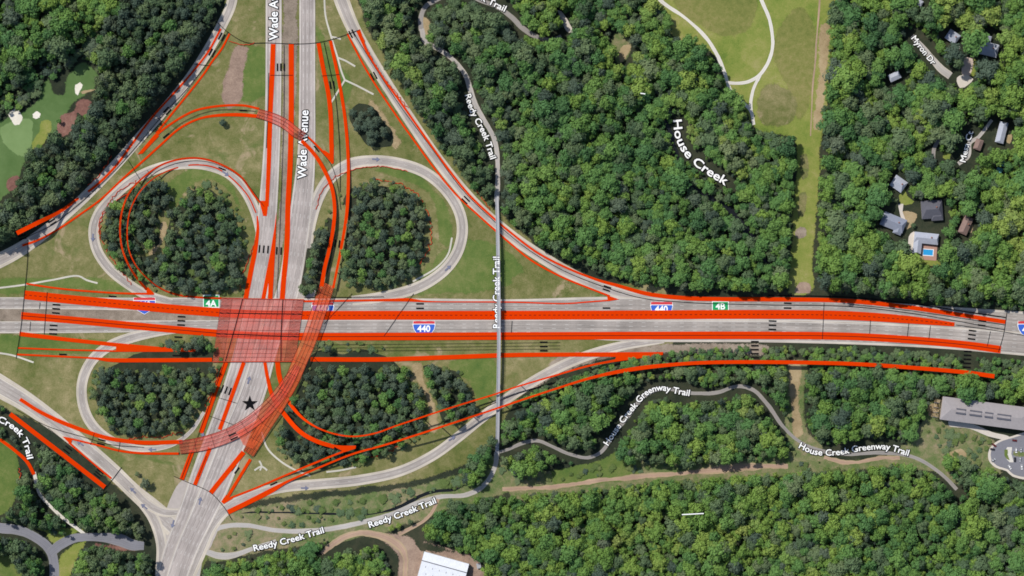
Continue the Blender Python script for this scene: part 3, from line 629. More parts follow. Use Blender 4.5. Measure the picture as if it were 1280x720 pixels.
gore('orange wedge closing the pair of bands above the north-east loop', [(403, 190), (405, 187.5), (412, 192), (417.2, 180), (417, 204), (415, 205)])
band('orange band from the red bridge down to the wedge above the north-east loop', [(376, 163, 2.4), (388, 174, 2.4), (398, 184, 2.8), (408, 195, 3.4)])
band('eastern orange band of the pair, sweeping down past the north-east woodlot', [(413, 51, 4, 0), (421, 88, 4, 0), (426.5, 117, 4, 0), (431.5, 150, 4, 0), (435, 194, 4, .5), (435.3, 227, 4, 2), (433.4, 266, 4, 4), (426.5, 310, 3.4, 4.4), (420.5, 340, 3, 5), (416.5, 360, 3, 5.2)], clear=5)
band('orange band curving from the northern red bridge down to the flyover', [(377, 176, 4.6, 1.5), (388, 187, 4.6, 1), (398, 200, 4.6, 1), (408, 218, 4.6, 1), (415, 236, 4.6, 2), (418.2, 260, 4.4, 3), (416.5, 285, 4.4, 4.5), (411.5, 312, 4.4, 4.6), (406, 334, 4.6, 5), (402, 358, 5, 5.2)], clear=5)
band('thick orange band with a dotted centre line east of the bridge', [(274, 390.8, 10.5), (320, 393, 10.5), (378, 394, 11), (480, 394, 11), (640, 394, 11), (800, 393.6, 11), (960, 393, 11), (1060, 394.5, 11), (1135, 399.5, 9.4), (1193, 405.5, 5)], line='dotted')
band('thick orange band with a black centre line along the middle of the eastern freeway', [(270, 416.5, 9), (320, 419.5, 9), (371, 420.6, 9.4), (480, 420.6, 9.4), (640, 420, 9.4), (800, 419.4, 9.4), (960, 419.2, 9.4), (1060, 420.4, 9.2), (1135, 424.6, 9.2), (1210, 431.4, 9.2), (1251, 437, 9.2)], line='solid')
band('thin orange band at the top of the freeway east of the bridge', [(379, 376.6, 2.4), (452, 375.6, 2.4), (490, 375, 3.4), (510, 374.8, 4.2), (533, 376.8, 1.8), (640, 377.6, 1.6), (707, 379.4, 1.6), (735, 377.4, 1.6), (761, 375.4, 1.8)])
band('orange band on the grassy side of the long north-east ramp', [(434, 42), (460, 91), (495, 144), (520, 179), (545, 213), (570, 243), (600, 271), (640, 306), (665, 326), (702, 346), (736, 360), (762, 370)], 2.3)
gore('orange wedge at the tip of the north-east ramp', [(758.5, 369), (774, 374.2), (760, 376.6)])
band('orange band on the wooded side of the north-east ramp, widening along the freeway', [(447.5, 37.5, 5), (460, 67, 3.2), (475, 92, 2.8), (500, 127, 2.6), (536, 178, 2.6), (557, 207, 2.6), (585, 242, 2.6), (615, 271, 2.6), (640, 292, 2.6), (672, 316, 2.6), (710, 335.5, 2.6), (747, 350, 3), (772, 357, 4), (810, 367.4, 5), (855, 372.6, 5.2), (902, 374, 5.2), (960, 374.2, 5.2), (1060, 376.2, 5.2), (1135, 384, 5.2), (1210, 395.2, 5.2), (1257, 402.4, 5)], clear=9)
band('orange band below the eastern freeway, through the grass to the ramp', [(388, 449.2, 5.4), (480, 449.2, 5.6), (560, 446.6, 5.6), (640, 443.8, 5.4), (722, 443.2, 5)], clear=8)
gore('orange arrowhead wedge where the south-east ramp joins the freeway', [(720, 440.6), (829, 440), (828.6, 443.6), (768, 452.4), (770, 446), (720, 445.8)])
RZ = 9.5
band('thin upper orange band of the south-east ramp, curling back under the flyover', [(346.7, 452, 6, 0), (349.5, 472, 6, 0), (360, 500, 5.2, 1.5), (375.5, 520, 3.4, 8), (395.5, 534, 2.2, E), (420, 542.8, 2, E), (444, 545.5, 2, E), (471, 541, 2, E), (493, 533, 2, E), (520, 524, 2, E), (550, 514, 2, E), (590, 501.5, 2, 9), (615, 494, 2, 8.5), (640, 485.4, 2, 8.5), (690, 470.4, 2.2, RZ), (735, 457.5, 2.4, RZ), (772, 450, 3, 5)], clear=1)
band('thick orange band curving along the south-west side of the south-east woodlot', [(331, 453, 4, 0), (334.6, 473, 4.4, 0), (340.5, 495, 5, 0), (355.5, 518, 5.4, 2), (375.5, 540, 5.4, 9), (395.5, 551.4, 5.4, 12), (418, 558.5, 5, 12)], clear=7)
gore('orange wedge on the south edge of the south-east woodlot', [(412, 555.5), (428, 557), (445, 557), (444.4, 560.8), (430, 565.4), (427.5, 563.5)], z=12)
band('upper thin orange band of the ramp from the avenue to the south-east woodlot', [(284, 624, 2.4, 0), (320, 610, 2.4, 0), (360, 592.8, 2.4, 1), (400, 576, 2.4, 9), (429, 564.4, 2.4, 12)], clear=1)
band('lower orange band of the ramp from the avenue to the freeway, longest of all', [(285, 640.2, 6, 0), (312, 627, 6, 0), (340, 612.8, 6, 0), (357, 603, 3.2, 1), (400, 584, 2.4, 5), (440, 567.8, 2.4, 9), (485, 555, 2.4, 12), (532, 540, 2.4, E), (570, 527.5, 2.4, E), (600, 517.6, 2.4, 8.5), (640, 504, 2.4, 8.5), (690, 487.5, 2.4, RZ), (740, 472, 3.4, RZ), (790, 461.6, 5, RZ), (850, 455, 4.4, RZ), (890, 453, 4.5, RZ), (960, 452.6, 4.7, RZ), (1060, 454.6, 4.8, RZ), (1135, 459.2, 4.9, RZ), (1210, 465.8, 5.0, RZ), (1243, 470.4, 5.4, RZ)], clear=1)
band('orange band on the west side of the avenue between bridge and red curve', [(282.5, 453, 5.6), (269, 490, 5.6), (251, 541, 5.6)])
band('orange band on the west side of the avenue south of the red curve', [(240.5, 563, 5.6), (227, 599.5, 5.6)])
band('orange band down the middle of the avenue between bridge and red curve', [(304.7, 453, 4.8), (291.5, 490, 4.8), (274.5, 537, 4.8)])
band('orange band down the middle of the avenue south of the red curve', [(262.5, 560, 4.8), (243.5, 606, 4.8)])
band('orange band from the foot of the flyover down to the avenue', [(304.5, 565, 6), (263, 616.5, 6)])
band('narrow orange band from the foot of the flyover towards the ramp', [(313, 574, 3.6), (284, 622, 3.8)])
gore('orange wedge at the start of the south-east ramp', [(276.5, 627), (282.5, 618.5), (284.5, 622.5), (291, 623.2), (279.5, 630)])
band('thick orange band across the south-west outer ramp', [(25, 499, 4.4), (48.6, 514, 4.6), (74, 526.4, 5), (101, 537, 5), (132, 547, 5), (155.5, 551.2, 5), (180, 553.4, 5), (228, 552.4, 5)])
gore('orange arrow shaped wedge on the south-west outer ramp', [(78, 545.5), (92, 548), (90, 550), (88.5, 556)])
band('thin orange band continuing the wedge south of the south-west loop', [(90, 548.8, 2.2), (120, 556, 2.2), (151.6, 563.8, 2.6), (180, 566.6, 2.8), (224, 567, 2.8)])
band('thin orange band running down the south-west outer ramp', [(86, 553, 2.4), (110, 574, 2.4), (139, 598, 2.4)])
band('thick straight orange band on the wooded side of the south-west outer ramp', [(12.6, 517.5, 5.6), (60, 554, 5.6), (131, 609, 5.6)], clear=4)
band('orange band curving around the green playing field', [(-8, 544, 3.8), (0, 549.5, 3.8), (19.4, 563.8, 4), (34, 577.5, 4.2), (42.5, 593, 4.2)], clear=4)

# ------------------------------------------------------------------ red translucent bridge decks
def deck_lines(parent, o0, segs, hw=.15):
    V, F = [], []
    for (x0, y0, z0, x1, y1, z1) in segs:
        a = np.array(W(x0, y0, z0 + .05)); b = np.array(W(x1, y1, z1 + .05)); d = b - a; n = np.array([-d[1], d[0], 0]); n = n / (np.linalg.norm(n) + 1e-9) * hw
        k = len(V); V += [tuple(v - np.array(o0)) for v in (a + n, a - n, b - n, b + n)]; F.append((k, k + 1, k + 2, k + 3))
    return mk('hatch_lines', V, F, M['black'], parent)

def deck(label, rows, w, piers=True, mat='red_deck_dense', hatch_ends=(True, True), lanes=5):
    P = curve([(r[0], r[1], r[2] if len(r) > 3 else w, r[-1]) for r in rows], 3.0); N = normals2(P)
    o0 = W(P[0, 0], P[0, 1], 0)
    V, F = [], []
    for i in range(len(P)):
        for f in (-1, -.33, .33, 1): V.append(W(*(P[i, :2] + N[i] * P[i, 2] / 2 * f), P[i, 3]))
    for i in range(len(P) - 1):
        for k in range(3): F.append((4 * i + k, 4 * i + k + 1, 4 * i + k + 5, 4 * i + k + 4))
    o = mk('bridge_deck', V, F, M[mat], origin=o0)
    if o.data.polygons[0].normal.z < 0: o.data.flip_normals()
    tag(o, label, 'bridge deck')
    segs = []; n = len(P)
    for i in range(n - 1):
        for f in np.linspace(-1, 1, lanes):
            a = P[i, :2] + N[i] * P[i, 2] / 2 * f; b = P[i + 1, :2] + N[i + 1] * P[i + 1, 2] / 2 * f
            segs.append((*a, P[i, 3], *b, P[i + 1, 3]))
    for i in range(4, n - 2, 7):
        a = P[i, :2] + N[i] * P[i, 2] / 2; b = P[i, :2] - N[i] * P[i, 2] / 2
        segs.append((*a, P[i, 3], *b, P[i, 3]))
    for end, on in ((0, hatch_ends[0]), (1, hatch_ends[1])):
        if on:
            for i in range(0, 4):
                j = i if end == 0 else n - 2 - i
                for q in (0, .5):
                    c = P[j, :2] * (1 - q) + P[j + 1, :2] * q
                    a = c + N[j] * P[j, 2] / 2; b = c + (P[j + 1, :2] - P[j, :2]) * 1.3 - N[j] * P[j, 2] / 2
                    segs.append((*a, P[j, 3], *b, P[j, 3]))
    deck_lines(o, o0, segs)
    for s in (-1, 1):   # steel edge beams
        V, F = strip_solid(np.c_[P[:, :2] + N * (P[:, 2:3] / 2 * s)], N, np.full(n, .35), P[:, 3] + .03, .5)
        e = mk('edge_beam', [(v[0] - o0[0], v[1] - o0[1], v[2]) for v in V], F, M['rust'], o); fix(e)
    L = 0; last = -10
    for i in range(1, n):
        L += np.linalg.norm(P[i, :2] - P[i - 1, :2])
        if piers and P[i, 3] > 3.5 and L - last > 26:
            last = L; x, y, _ = W(P[i, 0], P[i, 1], P[i, 3]); r = .8
            vv = [(x - o0[0] + r * math.cos(a), y - o0[1] + r * math.sin(a), z) for z in (0, P[i, 3] - .1) for a in [k * math.pi / 4 for k in range(8)]]
            mk('pier', vv, [(k, (k + 1) % 8, 8 + (k + 1) % 8, 8 + k) for k in range(8)], M['pier'], o)
    CLEAR.append((P[:, :2], P[:, 2] / 2 + 4))
    return o

deck('small translucent red bridge deck crossing the avenue north of the loops', [(321.5, 141.5, 11, 1.2), (334, 145, 11.5, 1.6), (346, 149.5, 12, 2.0), (358, 156, 12, 2.2), (369, 165, 12, 2.0), (379.5, 171, 11, 1.6)], 12, piers=False, mat='red_deck', lanes=4)
deck('long translucent red flyover deck crossing the freeway beside the main bridge', [(409.5, 355, 17, 5.4), (407, 362, 18, 5.4), (401, 381, 18, 5.4), (394, 402, 18, 5.4), (385, 428, 18, 5.3), (375.5, 450, 18, 5.2), (364, 477, 17.5, 4.6), (347, 507, 17, 3.6), (330, 534, 16, 2.6), (310.5, 567, 14.5, 1.4)], 18, hatch_ends=(True, True))
deck('curved translucent red flyover branch sweeping west over the avenue', [(372, 457, 8, 5.15), (362, 474, 13, 4.7), (347, 496, 16, 3.95), (327, 517, 17, 3.2), (305, 533.5, 17, 2.5), (283, 545, 17, 2.0), (254, 554.5, 17, 1.6), (224.5, 559.5, 16, 1.3)], 17, hatch_ends=(False, True), mat='red_deck')
# main bridge
C = np.array([(296, 540), (318, 527), (341, 514), (327, 540), (316, 561), (304, 556)]); fly = [o for o in COL.objects if o.name == 'bridge_deck.001'][0]
V = [np.array(W(x, y, 1.9)) - np.array(fly.location) for x, y in C]; wb = mk('web', V, [tuple(f) for f in tessellate_polygon([[Vector(v) for v in V]])], M['red_deck_dense'], fly)
if sum(p.normal.z for p in wb.data.polygons) < 0: wb.data.flip_normals()
D0 = [(277, 372.5), (380, 374.5), (369, 451.8), (265.5, 452.3)]
dz = 1.1
def dpt(u, v):
    a = np.array(D0[0]) * (1 - u) + np.array(D0[1]) * u; b = np.array(D0[3]) * (1 - u) + np.array(D0[2]) * u
    return a * (1 - v) + b * v
o0 = W(*D0[0], 0)
V = []; F = []
for j in range(9):
    for i in range(9): V.append(W(*dpt(i / 8, j / 8), dz))
for j in range(8):
    for i in range(8): a = j * 9 + i; F.append((a, a + 9, a + 10, a + 1))
main = mk('bridge_deck', V, F, M['red_deck'], origin=o0)
if main.data.polygons[0].normal.z < 0: main.data.flip_normals()
tag(main, 'broad translucent red bridge deck carrying the freeway over the avenue', 'bridge deck')
segs = []
for v in (0, .12, .2, .235, .36, .5, .56, .60, .7, .80, .87, .93, 1): segs.append((*dpt(0, v), dz, *dpt(1, v), dz))
for u in (0, .13, .3, .38, .45, .52, .585, .63, .70, .78, .87, 1): segs.append((*dpt(u, 0), dz, *dpt(u - (.06 if .2 < u < .6 else 0), 1), dz))
for k in range(46):
    v = k / 46
    for u0, u1 in ((0, .13), (.87, 1)): segs.append((*dpt(u0, v), dz, *dpt(u1, min(1, v + .035)), dz))
deck_lines(main, o0, segs, .11)
segs = [(303.5, 372, dz, 281, 452, dz), (356, 372, dz, 347, 452, dz)]
q = deck_lines(main, o0, [(303.5, 373, dz + .02, 293, 412, dz + .02), (293, 412, dz + .02, 281.5, 452, dz + .02), (353.6, 374, dz + .02, 351.5, 412, dz + .02), (351.5, 412, dz + .02, 351, 452, dz + .02), (*dpt(0, .235), dz + .02, *dpt(1, .235), dz + .02), (*dpt(0, .56), dz + .02, *dpt(1, .60), dz + .02)], .4)
q.name = 'joint_lines'
for a, b, in ((D0[0], D0[1]), (D0[3], D0[2])):
    P = curve([a, b], 8); V, F = strip_solid(P, normals2(P), np.full(len(P), .45), np.full(len(P), dz + .5), .5)
    e = mk('parapet', [(v[0] - o0[0], v[1] - o0[1], v[2]) for v in V], F, M['rust'], main); fix(e)

# ------------------------------------------------------------------ black lane bars, star, survey lines
def bars(cx, cy, deg, n, gap=4.2, ln=9.5, wd=1.8, z=.75):
    """n black bars; deg = direction of a bar (0 = east-west, clockwise on the grid)"""
    a = math.radians(deg); d = np.array([math.cos(a), math.sin(a)]); q = np.array([-d[1], d[0]])
    V, F = [], []
    for k in range(n):
        c = np.array([cx, cy]) + q * (k - (n - 1) / 2) * gap
        b = len(V)
        for s, r in ((-1, -1), (1, -1), (1, 1), (-1, 1)): V.append(W(*(c + d * s * ln / 2 + q * r * wd / 2), z))
        F.append((b + 3, b + 2, b + 1, b))
    o = mk('lane_marking', V, F, M['black'])
    if o.data.polygons[0].normal.z < 0: o.data.flip_normals()
    tag(o, 'black lane bars painted on the pavement', kind='structure')
for a in ((277, 46, -62, 2), (265, 66, -62, 2), (209, 138.5, -48, 2), (207.5, 169.5, -38, 1), (304, 138, 2, 1), (65.5, 277.5, -33, 2), (28, 296.5, -14, 2), (277.5, 211, 22, 1), (395.5, 186, 50, 1), (351, 84, 90, 3), (415, 106, 82, 2), (440, 42, 62, 2), (467, 95, 62, 2), (582, 250, 45, 2), (758.5, 360.5, 18, 2), (525, 382.5, 0, 2, 5.6), (758, 385, 0, 1),
          (140.5, 370.4, 4, 1), (70, 386, 4, 3, 5.2), (66.5, 412, 4, 3, 5.2), (226.5, 401, 3, 3, 5.2), (222.5, 426.5, 3, 3, 5.2), (78.5, 443, 1, 1), (220.5, 444.4, 0, 1), (679.5, 433, 0, 3, 5.3), (984.5, 382, 2, 2, 6), (965.5, 406.5, 2, 3, 5.3), (1227.5, 404, 8, 2, 5.5), (1215, 418.5, 7, 3, 5.2),
          (329.5, 311.5, 95, 3, 5.4), (348.5, 313.5, 93, 2, 5.4), (421.5, 304.5, 97, 2, 5), (282.5, 487.5, 110, 3, 5.2), (126.5, 552.5, 14, 2, 5), (84, 562, 38, 2, 5), (123, 592, 38, 3, 3.4), (294, 586.5, -52, 2, 5), (342, 604.5, -24, 1)): bars(*a)
for a in ((943.5, 437, 0, 5, 5.0), (1209, 449, 3, 5, 5.0)):
    bars(*a); CLEAR.append((np.array([(a[0] + i, a[1] + j) for i in (-4, 0, 4) for j in (-9, -3, 3, 9)], float), np.full(12, 5.5)))
bars(291.5, 545.5, -24, 2, 5.4, 10, 1.7, 2.6); bars(366.5, 518, 40, 3, 4.4, 9.5, 1.7, .75)
V = []
for k in range(10):
    r = 10.3 if k % 2 == 0 else 4.0; a = math.radians(-90 + 36 * k); V.append(W(312.2 + r * math.cos(a), 504.6 + r * math.sin(a), .76))
o = mk('star_marking', V, [tuple(f) for f in tessellate_polygon([[Vector(v) for v in V]])], M['black'])
if o.data.polygons[0].normal.z < 0: o.data.flip_normals()
tag(o, 'black five-pointed star painted on the northbound avenue', kind='structure')

def thin(nm, lab, pts, mat='black', w=.8, z=.72, h=None):
    ribbon(nm, pts, M[mat], w, z, label=lab, clear=None, cross=1, step=6)
for lab, pts in (('thin black survey line across the avenue', [(270, 26), (282, 38), (307, 53), (330, 53.5), (385, 54.5), (412, 50), (450, 37)]),
                 ('thin black survey line across the western freeway', [(35, 300), (34, 330), (31, 362), (26, 410), (20, 448)]),
                 ('thin black survey line across the avenue south end', [(217, 595), (235, 603), (262, 615), (280, 634), (290, 650)]),
                 ('thin black survey line across the south-west ramp', [(126, 617), (140, 600), (152, 584)]),
                 ('thin black survey line across the eastern freeway', [(1259, 388), (1254, 420), (1248, 440)]),
                 ('black edge line along the northern freeway edge', [(960, 369), (1060, 371.5), (1135, 379), (1210, 390), (1258, 397)]),
                 ('thin black line along the avenue west edge', [(336, 91), (335, 137), (333, 185)]),
                 ('thin black centre line of the north-west ramp', [(285, 40), (262, 74), (238, 106), (207, 140), (178, 174), (150, 206), (120, 236), (95, 258), (65, 281), (30, 298)]),
                 ('thin black centre line of the long north-east ramp', [(440, 38), (466, 80), (500, 132), (540, 186), (577, 236), (615, 274), (655, 308), (700, 336), (745, 355), (800, 372), (860, 378), (960, 381), (1060, 383), (1135, 391), (1256, 412)]),
                 ('thin black line along the lower avenue', [(281, 452), (255, 525), (227, 598)]),
                 ('thin black ramp line south of the freeway', [(590, 516), (640, 494.5), (690, 478)]),
                 ('thin black centre line of the south-west ramp', [(20, 512), (60, 533), (100, 545), (140, 556), (180, 559)]),
                 ('thin black line between the pair of bands', [(405, 53), (413, 90), (419, 120), (423, 160), (425, 200), (425, 240)]),
                 ('thin black line on the freeway shoulder', [(380, 372), (430, 371.5), (480, 371)])):
    thin('survey_line', lab, pts, w=.7 if 'edge line' not in lab else 1.3)
for lab, pts in (('thin dark line across the freeway lanes near the eastern bars', [(1030, 378), (1028, 424)]), ('thin dark line across the western lanes', [(59, 365), (55, 418)]), ('thin diagonal survey line near the bridge', [(440, 367), (405, 405)]), ('thin diagonal survey line across the freeway', [(517, 367), (480, 420)])):
    thin('survey_line', lab, pts, w=.6)
for lab, pts in (('thin black line on the westbound lanes near the eastern end', [(1060, 380), (1135, 388), (1210, 399), (1256, 406)]), ('thin black lane line on the eastern freeway', [(1195, 406), (1256, 415), (1330, 428)]), ('thin cross line on the eastern lanes', [(1238, 414), (1234, 433)]),
                 ('thin cross line on the freeway east of the shield', [(640, 401), (639, 416)]), ('thin cross line on the eastern freeway lanes', [(1088, 400), (1087, 417)]), ('thin cross line on the eastern freeway lanes', [(1136, 404), (1134, 421)]), ('thin cross line on the eastern freeway lanes', [(1163, 407), (1161, 424)]),
                 ('thin line across the south-west ramp bands', [(150, 552), (148, 565)]), ('thin line across the south-west ramp bands', [(118, 541), (113, 556)]), ('thin line down the south-west outer ramp', [(60, 535), (100, 567), (132, 594)]),
                 ('thin line down the middle of the lower avenue', [(258, 570), (248, 596)]), ('thin line across the lower avenue', [(262, 520), (292, 531)]), ('thin line across the lower avenue', [(273, 497), (296, 504)]), ('thin line around the north-west loop', [(330, 258), (305, 226), (280, 209), (252, 201), (225, 203), (200, 212), (178, 228)]),
                 ('thin line between the bands north of the loops', [(204, 173), (228, 153), (262, 139), (290, 137), (320, 139)]), ('thin line across the avenue', [(338, 94), (366, 94)]), ('thin line down the avenue median', [(355, 56), (355, 130), (353, 200), (350, 280), (346, 372)]), ('thin line across the pair of bands', [(402, 95), (424, 93)]), ('thin line across the north-west ramp', [(242, 80), (262, 82)]), ('thin line across the north-west ramp', [(190, 142), (208, 156)]), ('thin line across the loop', [(184, 213), (203, 233)]), ('thin line on the outer ramp', [(160, 200), (176, 226)]),
                 ('thin line along the curving band', [(380, 168), (398, 186), (414, 206), (422, 232), (426, 262)]), ('thin line by the freeway bridge', [(392, 447), (400, 455)]), ('thin line on the western freeway lanes', [(50, 378), (49, 386)]), ('thin line on the western freeway lanes', [(38, 402), (37, 414)])):
    thin('survey_line', lab, pts, w=.55)
for j, y in enumerate((430, 434, 438)): thin('survey_line', 'thin black lane line through the grass below the freeway', [(388, y + 1), (520, y), (700, y - 2)], w=.4)

# bright orange silt fences: low fabric fences that stand in the grass
def silt(lab, pts, h=.9, amp=.9):
    P = curve(pts, 2.2); P = P + normals2(P) * RNG.normal(0, amp, len(P))[:, None]
    V, F = strip_solid(P, normals2(P), np.full(len(P), .42), np.full(len(P), h), h)
    o0 = W(P[0, 0], P[0, 1], 0)
    o = mk('silt_fence', [(v[0] - o0[0], v[1] - o0[1], v[2]) for v in V], F, M['rust']); o.location = o0; fix(o)
    tag(o, lab, 'silt fence', 'red fabric silt fences')
silt('red silt fence along the east edge of the north-east woodlot', [(470, 224), (500, 230), (525, 248), (537, 275), (538, 305), (525, 328), (510, 342)])
silt('red silt fence around the west woodlot of the north-west loop', [(170, 226), (146, 242), (128, 268), (125, 292), (133, 312), (150, 338), (165, 355)])
silt('red silt fence along the south edge of the south-west woodlot', [(160, 549), (180, 546), (205, 546), (228, 540)])
silt('red silt fence along the east edge of the south-west woodlot', [(272, 460), (266, 485), (256, 508)])
silt('red silt fence south of the south-east woodlot', [(430, 576), (455, 573), (480, 566), (505, 556)])
silt('red silt fence inside the curve of the eastern loop', [(395, 262), (402, 240), (418, 222), (445, 211), (475, 208), (510, 214)], amp=.5)
silt('red silt fence inside the northern half of the north-west loop', [(128, 300), (124, 278), (140, 255), (170, 236)], amp=.5)
silt('red silt fence beside the wooded side of the north-west ramp', [(110, 232), (125, 218), (140, 195)], amp=.8)
silt('red silt fence between north-east ramp and woods near the top', [(452, 45), (462, 68), (478, 95), (500, 122), (510, 135)], amp=.8)
silt('red silt fence by the trail west of the footbridge', [(590, 232), (603, 248), (612, 262)], amp=.8)
silt('red silt fence in the bare soil at the sheet edge', [(286, 50), (300, 56), (318, 54)], amp=.8)
silt('red silt fence beside the playing field trail', [(24, 585), (28, 605), (42, 620)], amp=1.0)
silt('red silt fence on the west edge of the north-west loop road', [(320, 300), (303, 345), (300, 362)], amp=.8)

# worn blue-grey direction arrows on the pavement
def arrow(px, py, deg, sc=1.0):
    a = math.radians(deg); d = np.array([math.cos(a), math.sin(a)]); q = np.array([-d[1], d[0]])
    pts = [(-5, -.9), (.5, -.9), (.5, -3), (5, 0), (.5, 3), (.5, .9), (-5, .9)]
    V = [W(*(np.array([px, py]) + d * x * sc + q * y * sc), .7) for x, y in pts]
    o = mk('lane_marking', V, [tuple(f) for f in tessellate_polygon([[Vector(v) for v in V]])], M['arrow'])
    if o.data.polygons[0].normal.z < 0: o.data.flip_normals()
    tag(o, 'worn blue-grey arrow painted on the pavement', kind='structure')
for a in ((470, 199, 4), (560, 335, -42), (311, 475, -75), (216, 655, 105), (250, 626, -78), (180, 633, 220), (166, 613, 225), (381, 610, 0), (565, 548, -32), (116, 297, 92), (282, 217, 38), (190, 562, 180), (253, 545, -72), (100, 554, 215)): arrow(*a)
# ------------------------------------------------------------------ lettering painted on roads and trails
def text_mesh(s, offset=0.0):
    cu = bpy.data.curves.new('lettering', 'FONT'); cu.body = s; cu.size = 1.0; cu.offset = offset
    cu.resolution_u = 3
    ob = bpy.data.objects.new('lettering', cu); COL.objects.link(ob)
    dg = bpy.context.evaluated_depsgraph_get(); me = bpy.data.meshes.new_from_object(ob.evaluated_get(dg))
    v = np.array([x.co[:] for x in me.vertices]); f = [tuple(p.vertices) for p in me.polygons]
    bpy.data.objects.remove(ob); bpy.data.curves.remove(cu); bpy.data.meshes.remove(me)
    return v, f

def subdivide_long(v, f): return v, f

LOWZ = []
def lettering(lab, s, path, cap, z=.8, fit=True, halo=True, clear=6.5, mat='white'):
    P = curve(path, 1.0); d = np.gradient(P[:, :2], axis=0); d /= np.linalg.norm(d, axis=1)[:, None]
    k = 9; pad = lambda a: np.pad(a, ((k, k), (0, 0)), 'edge')
    d = np.stack([np.convolve(pad(d)[:, c], np.ones(2 * k + 1) / (2 * k + 1), 'valid') for c in (0, 1)], 1)
    d /= np.linalg.norm(d, axis=1)[:, None]
    L = np.concatenate([[0], np.cumsum(np.linalg.norm(np.diff(P[:, :2], axis=0), axis=1))])
    root = None
    base_v, _ = text_mesh(s); x0, x1 = base_v[:, 0].min(), base_v[:, 0].max()
    sy = cap / .72; sx = (L[-1] / (x1 - x0)) if fit else sy
    for layer, off, m in (((1, .085, 'black'), (0, .018, mat)) if halo else ((0, .012, mat),)):
        v, f = text_mesh(s, off)
        V = []
        for x, y, _z in v:
            q = (x - x0) * sx; t = (y - .36) * sy
            px = np.interp(q, L, P[:, 0]); py = np.interp(q, L, P[:, 1])
            dx = np.interp(q, L, d[:, 0]); dy = np.interp(q, L, d[:, 1])
            if q < 0 or q > L[-1]: e = (q if q < 0 else q - L[-1]); px += dx * e; py += dy * e
            zz = z + (0 if layer else .03)
            V.append(W(px + dy * t, py - dx * t, zz))
        o = mk('painted_lettering' if root is None else 'white_lettering', V, f, M[m], root)
        if sum(p.normal.z for p in o.data.polygons) < 0: o.data.flip_normals()
        if root is None: root = tag(o, lab, 'lettering')
    if clear: CLEAR.append((P[:, :2], np.full(len(P), clear + 3.5))); LOWZ.extend([tuple(q) for q in P[::4, :2]])
    return root
lettering('white words Wade Avenue painted along the northern avenue', 'Wade Avenue', [(377, 223), (378, 180), (380, 138)], 11, .85)
lettering('white words Wade Ave at the top edge of the avenue', 'Wade Ave', [(341.5, 50), (341.5, -12)], 11, .85)
lettering('white words Reedy Creek Trail winding down the northern trail', 'Reedy Creek Trail', [(585, 118), (592, 140), (606, 166), (617, 198)], 8.2, .85)
lettering('white words Reedy Creek Trail painted across the footbridge deck', 'Reedy Creek Trail', [(620, 410), (620, 365), (620, 321)], 8.2, 7.1, clear=0)
lettering('white words Reedy Creek Trail on the lower trail, nearer the avenue', 'Reedy Creek Trail', [(317, 685), (360, 675), (404, 662)], 8, .85)
lettering('white words Reedy Creek Trail on the lower trail, nearer the warehouse', 'Reedy Creek Trail', [(461, 656), (502, 642), (544, 625)], 8, .85)
lettering('white words House Creek Greenway Trail climbing a bend of the trail', 'House Creek Greenway Trail', [(757, 555), (774, 530), (792, 507), (808, 490), (826, 484), (845, 488), (862, 491)], 8, .85, clear=9)
lettering('white words House Creek Greenway Trail on the eastern stretch of the trail', 'House Creek Greenway Trail', [(1000, 556), (1018, 564), (1045, 565), (1080, 559), (1108, 558), (1136, 566)], 8, .85, clear=8)
lettering('white words Myron Dr painted on the residential lane', 'Myron Dr', [(1142, 46), (1155, 63), (1168, 79)], 7.5, .85, clear=9)
lettering('white words Mesa Ct painted on the residential court', 'Mesa Ct', [(1203, 202), (1207, 184), (1213, 164)], 7.5, .85, clear=9)
lettering('white words Reedy Creek Trail cut off by the western edge beside the field', 'Reedy Creek Trail', [(-42, 520), (-15, 519), (5, 526), (22, 537), (33, 553), (38, 573)], 8, .85, clear=5.5)
lettering('white words House Creek curving beside the dark creek', 'House Creek', [(847, 150), (850, 172), (862, 193), (882, 210), (909, 227)], 11, .85, clear=4.5)
lettering('white words Reedy Creek Trail cut off by the northern edge', 'Reedy Creek Trail', [(548, -34), (580, -16), (610, 0), (632, 11)], 8, .85)

def flat(nm, pts, z, mat, parent=None):
    V = [W(x, y, z) for x, y in pts]; f = [tuple(t) for t in tessellate_polygon([[Vector(v) for v in V]])]
    o = mk(nm, V, f, M[mat], parent)
    if sum(p.normal.z for p in o.data.polygons) < 0: o.data.flip_normals()
    return o
def shield(lab, cx, ty, s, w=27, text_y=.47):
    h = w * .80
    def sh(k): 
        pts = [(-.5, 0), (-.25, .03), (0, 0), (.25, .03), (.5, 0), (.53, .25), (.48, .5), (.34, .76), (0, 1), (-.34, .76), (-.48, .5), (-.53, .25)]
        return [(cx + x * w * k, ty + h * .5 + (y - .5) * h * k) for x, y in pts]
    r = flat('route_shield', sh(1), .40, 'white'); tag(r, lab, 'route shield')
    cut = .17
    flat('shield_field', [(x, max(y, ty + h * (cut + .035))) for x, y in sh(.95)], .42, 'blue_sign', r)
    top = [p for p in sh(.95)]
    flat('shield_band', [(cx - .49 * w, ty + .02 * h), (cx + .49 * w, ty + .02 * h), (cx + .5 * w, ty + h * cut), (cx - .5 * w, ty + h * cut)], .43, 'red_sign', r)
    v, f = text_mesh(s, .03); x0, x1 = v[:, 0].min(), v[:, 0].max(); k = w * .60 / (x1 - x0) if len(s) > 1 else w * .3
    V = [W(cx - w * .31 + (x - x0) * k, ty + h * text_y - (y - .36) * k * 1.05, .45) for x, y, _ in v]
    o = mk('numeral', V, f, M['white'], r)
    if sum(p.normal.z for p in o.data.polygons) < 0: o.data.flip_normals()
